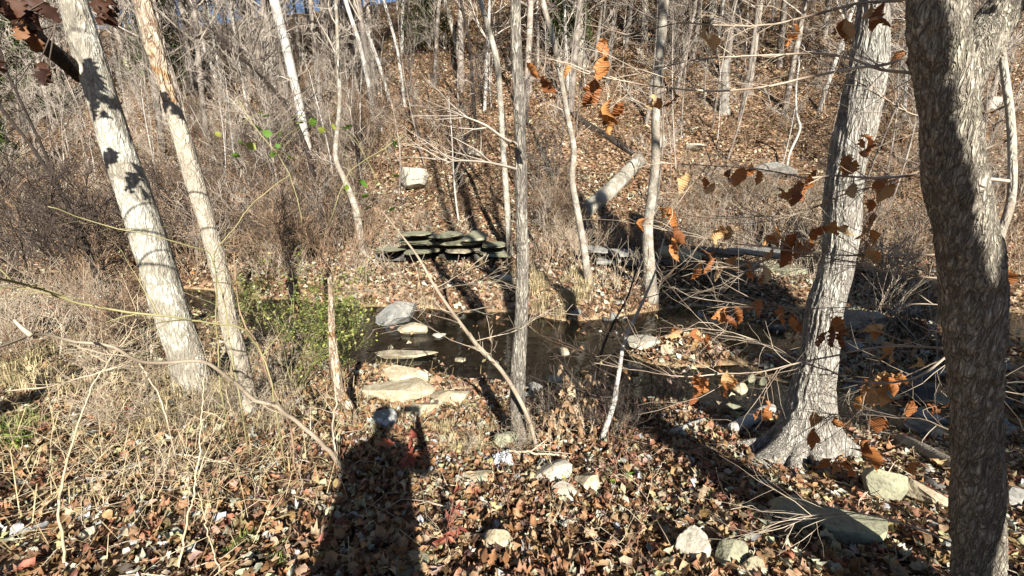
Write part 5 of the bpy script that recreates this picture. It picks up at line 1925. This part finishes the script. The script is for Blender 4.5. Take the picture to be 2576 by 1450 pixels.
for e in vp:
    i0 = int(np.argmin(np.linalg.norm(both - e, axis=1)))
    tube(vb, smooth_path([both[i0], (both[i0] + e) / 2 + rv.normal(0, 0.06, 3), e], 7), np.linspace(0.003, 0.0015, 7), 4)
link('stems', vb.mesh('stems', M['twig_green'], True, None, hit), vine)
for e in vp:
    o = link('leaf', lm[rv.integers(0, 3)], vine)
    o.location = tuple(e - hit)
    o.rotation_euler = (rv.normal(0, 0.6), rv.normal(0.5, 0.5), rv.uniform(0, 6.28))
    s = rv.uniform(0.08, 0.13)
    o.scale = (s, s, s)


def evergreen(label, px, py, hh, wd, n, seed, size=0.22, dist=None):
    r = np.random.default_rng(seed)
    hit = ground_hit(px, py)[0] if dist is None else np.array([dist[0], dist[1], gz(*dist)])
    root = thing('cedar', label, 'tree', hit)
    bf = Buf()
    tube(bf, np.array([(0, 0, -0.2), (0.05, 0, hh * 0.5), (0, 0.05, hh)]), [0.09, 0.06, 0.02], 8)
    f = r.random(n) ** 0.8
    a = r.uniform(0, 6.28, n)
    rad = wd * (1.05 - f) * np.sqrt(r.random(n)) * (0.7 + 0.5 * vnoise(np.stack([np.cos(a) * 2, np.sin(a) * 2, f * 9], -1)))
    P = np.stack([rad * np.cos(a), rad * np.sin(a), 0.1 * hh + f * hh * 0.92], -1)
    for k in range(18):
        ff = 0.12 + 0.8 * k / 18
        aa = k * 2.4
        tube(bf, np.array([(0, 0, hh * ff), (wd * (1 - ff) * 0.9 * math.cos(aa), wd * (1 - ff) * 0.9 * math.sin(aa), hh * ff + 0.15)]), [0.02, 0.006], 4)
    link('trunk', bf.mesh('trunk', M['bark_dark']), root)
    fb, fc = Buf(), []
    pal = np.array([(0.03, 0.055, 0.015), (0.06, 0.10, 0.025), (0.10, 0.14, 0.035), (0.14, 0.17, 0.05)])
    c = pal[r.integers(0, 4, n)]
    pv = np.array([(0, 0, 0), (0.5, 0.10, 0.05), (1, 0, 0.0), (0.5, -0.10, 0.08)])
    add_leaves(fb, fc, r, P, size * r.uniform(0.5, 1.3, n), 0.9, (pv, SING[0][1]), c)
    link('crown', fb.mesh('crown', M['evergreen'], True, np.concatenate(fc)), root)


def shade_cedar(label, x, y, hh, wd, n, seed):  # unseen cedars added to cast broad shade over the right pool
    evergreen(label, None, None, hh, wd, n, seed, 0.42, (x, y))


evergreen('small green cedar at the top of the slope beside a pale trunk', 1432, 155, 6.5, 1.3, 6000, 91, 0.36)
evergreen('dull green cedar on the slope left of the dark sapling', 1075, 140, 5.5, 1.6, 3500, 92, 0.36)
evergreen('dark green evergreen at the left edge behind the dark saplings', -5, 520, 6.0, 1.7, 9000, 93, 0.34)
evergreen('dark green pine in the far woods at top left', 70, 330, 9.0, 2.4, 7000, 94, 0.5)
evergreen('olive green evergreen in the far woods above the left thicket', 430, 255, 8.0, 2.2, 4500, 95, 0.5)

shade_cedar('dense cedar behind the viewer at right that shades the far pool', 8.8, -4.6, 10.5, 2.6, 15000, 96)
shade_cedar('second dense cedar behind the viewer at far right', 8.6, -8.2, 13.0, 2.4, 15000, 97)
shade_cedar('third dense cedar behind the viewer at far right', 12.5, -5.5, 11.0, 2.8, 12000, 98)


def tuft_mesh(seed, n, h, mat, spread=0.5, wdt=0.004, droop=0.6):
    r = np.random.default_rng(seed)
    bb = Buf()
    for k in range(n):
        a = r.uniform(0, 6.28)
        hh = h * r.uniform(0.5, 1.1)
        out = spread * r.random() * hh
        b0 = np.array([0.06 * r.standard_normal(), 0.06 * r.standard_normal(), -0.02])
        m = b0 + np.array([math.cos(a) * out * 0.4, math.sin(a) * out * 0.4, hh * 0.65])
        e = b0 + np.array([math.cos(a) * out * (1 + droop), math.sin(a) * out * (1 + droop), hh * r.uniform(0.45, 1.0)])
        sd2 = np.array([-math.sin(a), math.cos(a), 0]) * wdt
        V = np.array([b0 - sd2, b0 + sd2, m + sd2 * 0.8, m - sd2 * 0.8, e])
        bb.add(V, [(0, 1, 2, 3)], [(3, 2, 4)])
    return bb.mesh('grass_tuft', M[mat])


TUF = [tuft_mesh(k, 70, 0.30, 'grass_dry', 0.7) for k in range(4)]
TUG = [tuft_mesh(20 + k, 60, 0.22, 'grass_green', 0.8) for k in range(2)]
rg = np.random.default_rng(111)


def tufts(n, box, protos, label, group, smin, smax):
    for k in range(n):
        hit, t = ground_hit(rg.uniform(box[0], box[2]), rg.uniform(box[1], box[3]))
        if hit[2] < WATER:
            continue
        o = link('grass_tuft', protos[rg.integers(0, len(protos))], None, tuple(hit))
        s = rg.uniform(smin, smax)
        o.scale = (s, s, s)
        o.rotation_euler = (0, 0, rg.uniform(0, 6.28))
        tag(o, label, 'grass', group)


tufts(30, (1340, 690, 1500, 800), TUF, 'tuft of straw coloured grass on the sunlit spit', 'grass on the spit', 0.7, 1.3)
tufts(4, (1045, 770, 1085, 815), TUF, 'tuft of dry grass beside the round grey boulder', 'grass by the grey boulder', 0.9, 1.4)
tufts(20, (380, 960, 720, 1090), TUF, 'tuft of dry grass at the feet of the leaning trees', 'grass at the leaning trees', 0.5, 1.0)
tufts(16, (-40, 880, 200, 1010), TUF + TUG, 'tuft of grass on the bank at the left edge', 'grass at the left edge', 0.7, 1.2)
tufts(10, (-20, 1060, 120, 1140), TUG, 'tuft of green grass low at the left edge', 'green grass at the left edge', 0.4, 0.8)
tufts(18, (1150, 650, 1640, 760), TUF, 'tuft of dry grass along the far bank', 'grass along the far bank', 0.5, 1.0)
tufts(14, (1090, 1080, 1250, 1180), TUF, 'tuft of flattened dry grass left of the slender tree', 'grass left of the slender tree', 0.3, 0.55)
tufts(10, (560, 1330, 820, 1440), TUG, 'small green grass tuft in the leaves at the bottom', 'green grass at the bottom', 0.2, 0.4)

gb2 = Buf()
rq = np.random.default_rng(171)
P = scatter(rq, 16000, -6.5, 0.6, 1.2, 7.0)
px_, py_, zc_ = proj(P)
dens = np.clip(1.2 - np.abs(px_ - 380) / 620, 0.04, 1) * np.clip(1.3 - np.abs(py_ - 1060) / 330, 0.05, 1)
P = P[rq.random(len(P)) < dens * 0.75]
for p in P:
    a = rq.uniform(0, 6.28)
    ln = rq.uniform(0.12, 0.42)
    lift = abs(rq.normal(0, 0.11))
    d3 = np.array([math.cos(a), math.sin(a), 0])
    sd3 = np.array([-math.sin(a), math.cos(a), 0.3]) * rq.uniform(0.0012, 0.0028)
    m_ = p + d3 * ln * 0.5 + np.array([0, 0, 0.03 + lift])
    e_ = p + d3 * ln + np.array([0, 0, 0.02 + lift * rq.uniform(0.2, 1.2)])
    gb2.add(np.array([p - sd3, p + sd3, m_ + sd3, m_ - sd3, e_]), [(0, 1, 2, 3)], [(3, 2, 4)])
o = kind(link('dry_grass', gb2.mesh('dry_grass', M['grass_dry'])), 'stuff')
tag(o, 'flattened straw coloured dry grass over the left bank', 'grass')

# dry leaved shrub at the water edge
def dry_bush(label, px, py, hh, nl, seed):
    r = np.random.default_rng(seed)
    hit, t = ground_hit(px, py)
    root = thing('withered_bush', label, 'shrub', hit)
    sb_, tips = Buf(), []
    for k in range(5):
        a = r.uniform(0, 6.28)
        grow(r, sb_, (0, 0, -0.03), (0.5 * math.cos(a), 0.5 * math.sin(a), 1), hh, 0.005, 1, (4, 3), (5, 3), tips=tips)
    link('stems', sb_.mesh('stems', M['twig_tan']), root)
    pts = np.concatenate([p[2:] for p, q in tips])
    for k in range(nl):
        e = pts[r.integers(0, len(pts))]
        o = link('leaf', DL[r.integers(0, 3)], root)
        o.location = tuple(e)
        d = Vector((r.normal(0, 0.4), r.normal(0, 0.4), -1)).normalized()
        o.rotation_mode = 'QUATERNION'
        o.rotation_quaternion = d.to_track_quat('X', 'Z') @ Quaternion((1, 0, 0), r.uniform(0, 6.28))
        s = r.uniform(0.05, 0.1)
        o.scale = (s, s, s)


DL = []
for k in range(3):
    v, tt = leaf_shape(rv, k == 0, 0.24, 0.6, 0.8, 6)
    bb = Buf()
    bb.add(v, None, tt)
    DL.append(bb.mesh('leaf', M['leaf_dry']))
dry_bush('withered bush of hanging tan leaves at the water edge beside the crooked sapling', 1475, 1105, 0.55, 70, 1)
dry_bush('small withered bush of tan leaves right of the slender tree foot', 1400, 1120, 0.3, 36, 2)
dry_bush('withered leafy clump on the gravel between the stream arms', 1790, 925, 0.35, 50, 3)

# fallen twigs all over the near floor
tb = Buf()
rt = np.random.default_rng(131)
P = scatter(rt, 2600, -7, 7, 0.8, 14)
for p in P:
    a = rt.uniform(0, 6.28)
    ln = rt.uniform(0.1, 0.5)
    e = p + np.array([math.cos(a) * ln, math.sin(a) * ln, 0])
    e[2] = gz(e[0], e[1]) + rt.uniform(0.01, 0.10)
    m = (p + e) / 2 + rt.normal(0, 0.03, 3)
    tube(tb, np.array([p + np.array([0, 0, 0.02]), m + np.array([0, 0, 0.02]), e]), [0.0035, 0.003, 0.0015], 3, cap=False)
o = kind(link('twig_litter', tb.mesh('twig_litter', M['twig_tan'])), 'stuff')
tag(o, 'thin fallen twigs strewn through the leaf litter', 'twigs')

# ------------------------------------------------------------------ the photographer, standing behind the camera, whose shadow lies on the bank
def skin_body(name, joints, edges, mat, parent=None, loc=(0, 0, 0), sub=2):
    me = bpy.data.meshes.new(name)
    keys = list(joints)
    me.from_pydata([joints[k][0] for k in keys], [(keys.index(a), keys.index(c)) for a, c in edges], [])
    o = link(name, me, parent, loc)
    md = o.modifiers.new('skin', 'SKIN')
    md.use_smooth_shade = True
    sv = me.skin_vertices[0].data
    for k, key in enumerate(keys):
        rr = joints[key][1]
        sv[k].radius = rr if isinstance(rr, tuple) else (rr, rr)
        sv[k].use_root = (k == 0)
    s = o.modifiers.new('sub', 'SUBSURF')
    s.levels = sub
    s.render_levels = sub
    me.materials.append(mat)
    return o


M['coat'] = plain_mat('dark_coat', (0.05, 0.055, 0.07), 0.85, 0.2)
M['skin'] = plain_mat('skin', (0.50, 0.33, 0.25), 0.6, 0.3)
M['hair'] = plain_mat('hair', (0.05, 0.035, 0.025), 0.7, 0.3)
M['phone'] = plain_mat('phone_black', (0.02, 0.02, 0.022), 0.3, 0.5)
hx, hy = -0.17, -0.46
fz = gz(hx, hy)
J = {'pel': ((hx, hy, 0.95), (0.31, 0.2)), 'wai': ((hx, hy + .01, 1.12), (0.30, 0.19)), 'che': ((hx, hy, 1.32), (0.27, 0.17)), 'sho': ((hx, hy - .01, 1.46), (0.15, 0.11)), 'nec': ((hx, hy + .01, 1.55), 0.06), 'hd0': ((hx, hy + .03, 1.63), (0.075, 0.085)), 'hd1': ((hx, hy + .03, 1.73), (0.075, 0.095)), 'hd2': ((hx, hy + .02, 1.79), (0.05, 0.06)),
     'lsh': ((hx - .19, hy, 1.43), 0.075), 'lel': ((hx - .22, hy + .15, 1.22), 0.058), 'lwr': ((hx + .04, hy + .36, 1.52), 0.034),
     'rsh': ((hx + .19, hy, 1.43), 0.075), 'rel': ((hx + .34, hy + .14, 1.24), 0.058), 'rwr': ((hx + .24, hy + .36, 1.52), 0.034),
     'lhi': ((hx - .10, hy, 0.88), 0.2), 'lkn': ((hx - .16, hy + .03, 0.48), 0.17), 'lan': ((hx - .13, hy, fz + 0.10), 0.052), 'lto': ((hx - .15, hy + .17, fz + 0.045), 0.045),
     'rhi': ((hx + .10, hy, 0.88), 0.2), 'rkn': ((hx + .16, hy + .03, 0.48), 0.17), 'ran': ((hx + .13, hy, fz + 0.10), 0.052), 'rto': ((hx + .15, hy + .17, fz + 0.045), 0.045)}
E = [('pel', 'wai'), ('wai', 'che'), ('che', 'sho'), ('sho', 'nec'), ('nec', 'hd0'), ('hd0', 'hd1'), ('hd1', 'hd2'), ('sho', 'lsh'), ('lsh', 'lel'), ('lel', 'lwr'), ('sho', 'rsh'), ('rsh', 'rel'), ('rel', 'rwr'),
     ('pel', 'lhi'), ('lhi', 'lkn'), ('lkn', 'lan'), ('lan', 'lto'), ('pel', 'rhi'), ('rhi', 'rkn'), ('rkn', 'ran'), ('ran', 'rto')]
person = thing('person', 'person in a dark coat standing behind the viewpoint and holding up a phone', 'person', (hx, hy, fz))
Jl = {k: ((v[0][0] - hx, v[0][1] - hy, v[0][2] - fz), v[1]) for k, v in J.items()}
skin_body('body', Jl, E, M['coat'], person)
for s, w in ((-1, 'lwr'), (1, 'rwr')):
    wr = np.array(Jl[w][0])
    g2 = np.array([-hx + s * 0.085, -hy - 0.035, 1.57 - fz])      # where the hand grips the phone's edge
    jj_ = {'wr': (tuple(wr), 0.03), 'pa': (tuple(wr * 0.45 + g2 * 0.55), (0.036, 0.02))}
    ed = [('wr', 'pa')]
    skin = skin_body('hand', jj_, ed, M['skin'], person, sub=2)
    for q in range(5):
        p0 = np.array(jj_['pa'][0])
        off_ = np.array([0, 0, 0.03 - 0.018 * q]) if q < 4 else np.array([-s * 0.015, -0.02, 0.02])
        tip = g2 + np.array([0, 0.012 if q < 4 else -0.03, 0.035 - 0.02 * q if q < 4 else 0.03])
        mid = (p0 + off_ + tip) / 2 + np.array([s * 0.012, 0, 0])
        skin_body('finger', {'a': (tuple(p0 + off_ * 0.6), 0.010), 'b': (tuple(mid), 0.0095), 'c': (tuple(tip), 0.008)}, [('a', 'b'), ('b', 'c')], M['skin'], person, sub=1)
bm = bmesh.new()
bmesh.ops.create_uvsphere(bm, u_segments=20, v_segments=12, radius=1)
for v in bm.verts:
    v.co = Vector((v.co.x * 0.088, v.co.y * 0.105 - 0.012, v.co.z * 0.10 if v.co.z > 0 else v.co.z * 0.05))
me = bpy.data.meshes.new('hair')
bm.to_mesh(me)
bm.free()
me.materials.append(M['hair'])
link('hair', me, person, (0, 0.02, 1.75 - fz))
bm = bmesh.new()
bmesh.ops.create_cube(bm, size=1)
bmesh.ops.bevel(bm, geom=bm.edges[:], offset=0.08, segments=2, affect='EDGES')
me = bpy.data.meshes.new('phone')
bm.to_mesh(me)
bm.free()
me.materials.append(M['phone'])
o = link('phone', me, None, (0.0, -0.03, 1.575))
o.scale = (0.155, 0.009, 0.075)
o.rotation_euler = (R(-PITCH), 0, 0)
tag(o, 'black phone held up level in both hands of the person', 'phone')
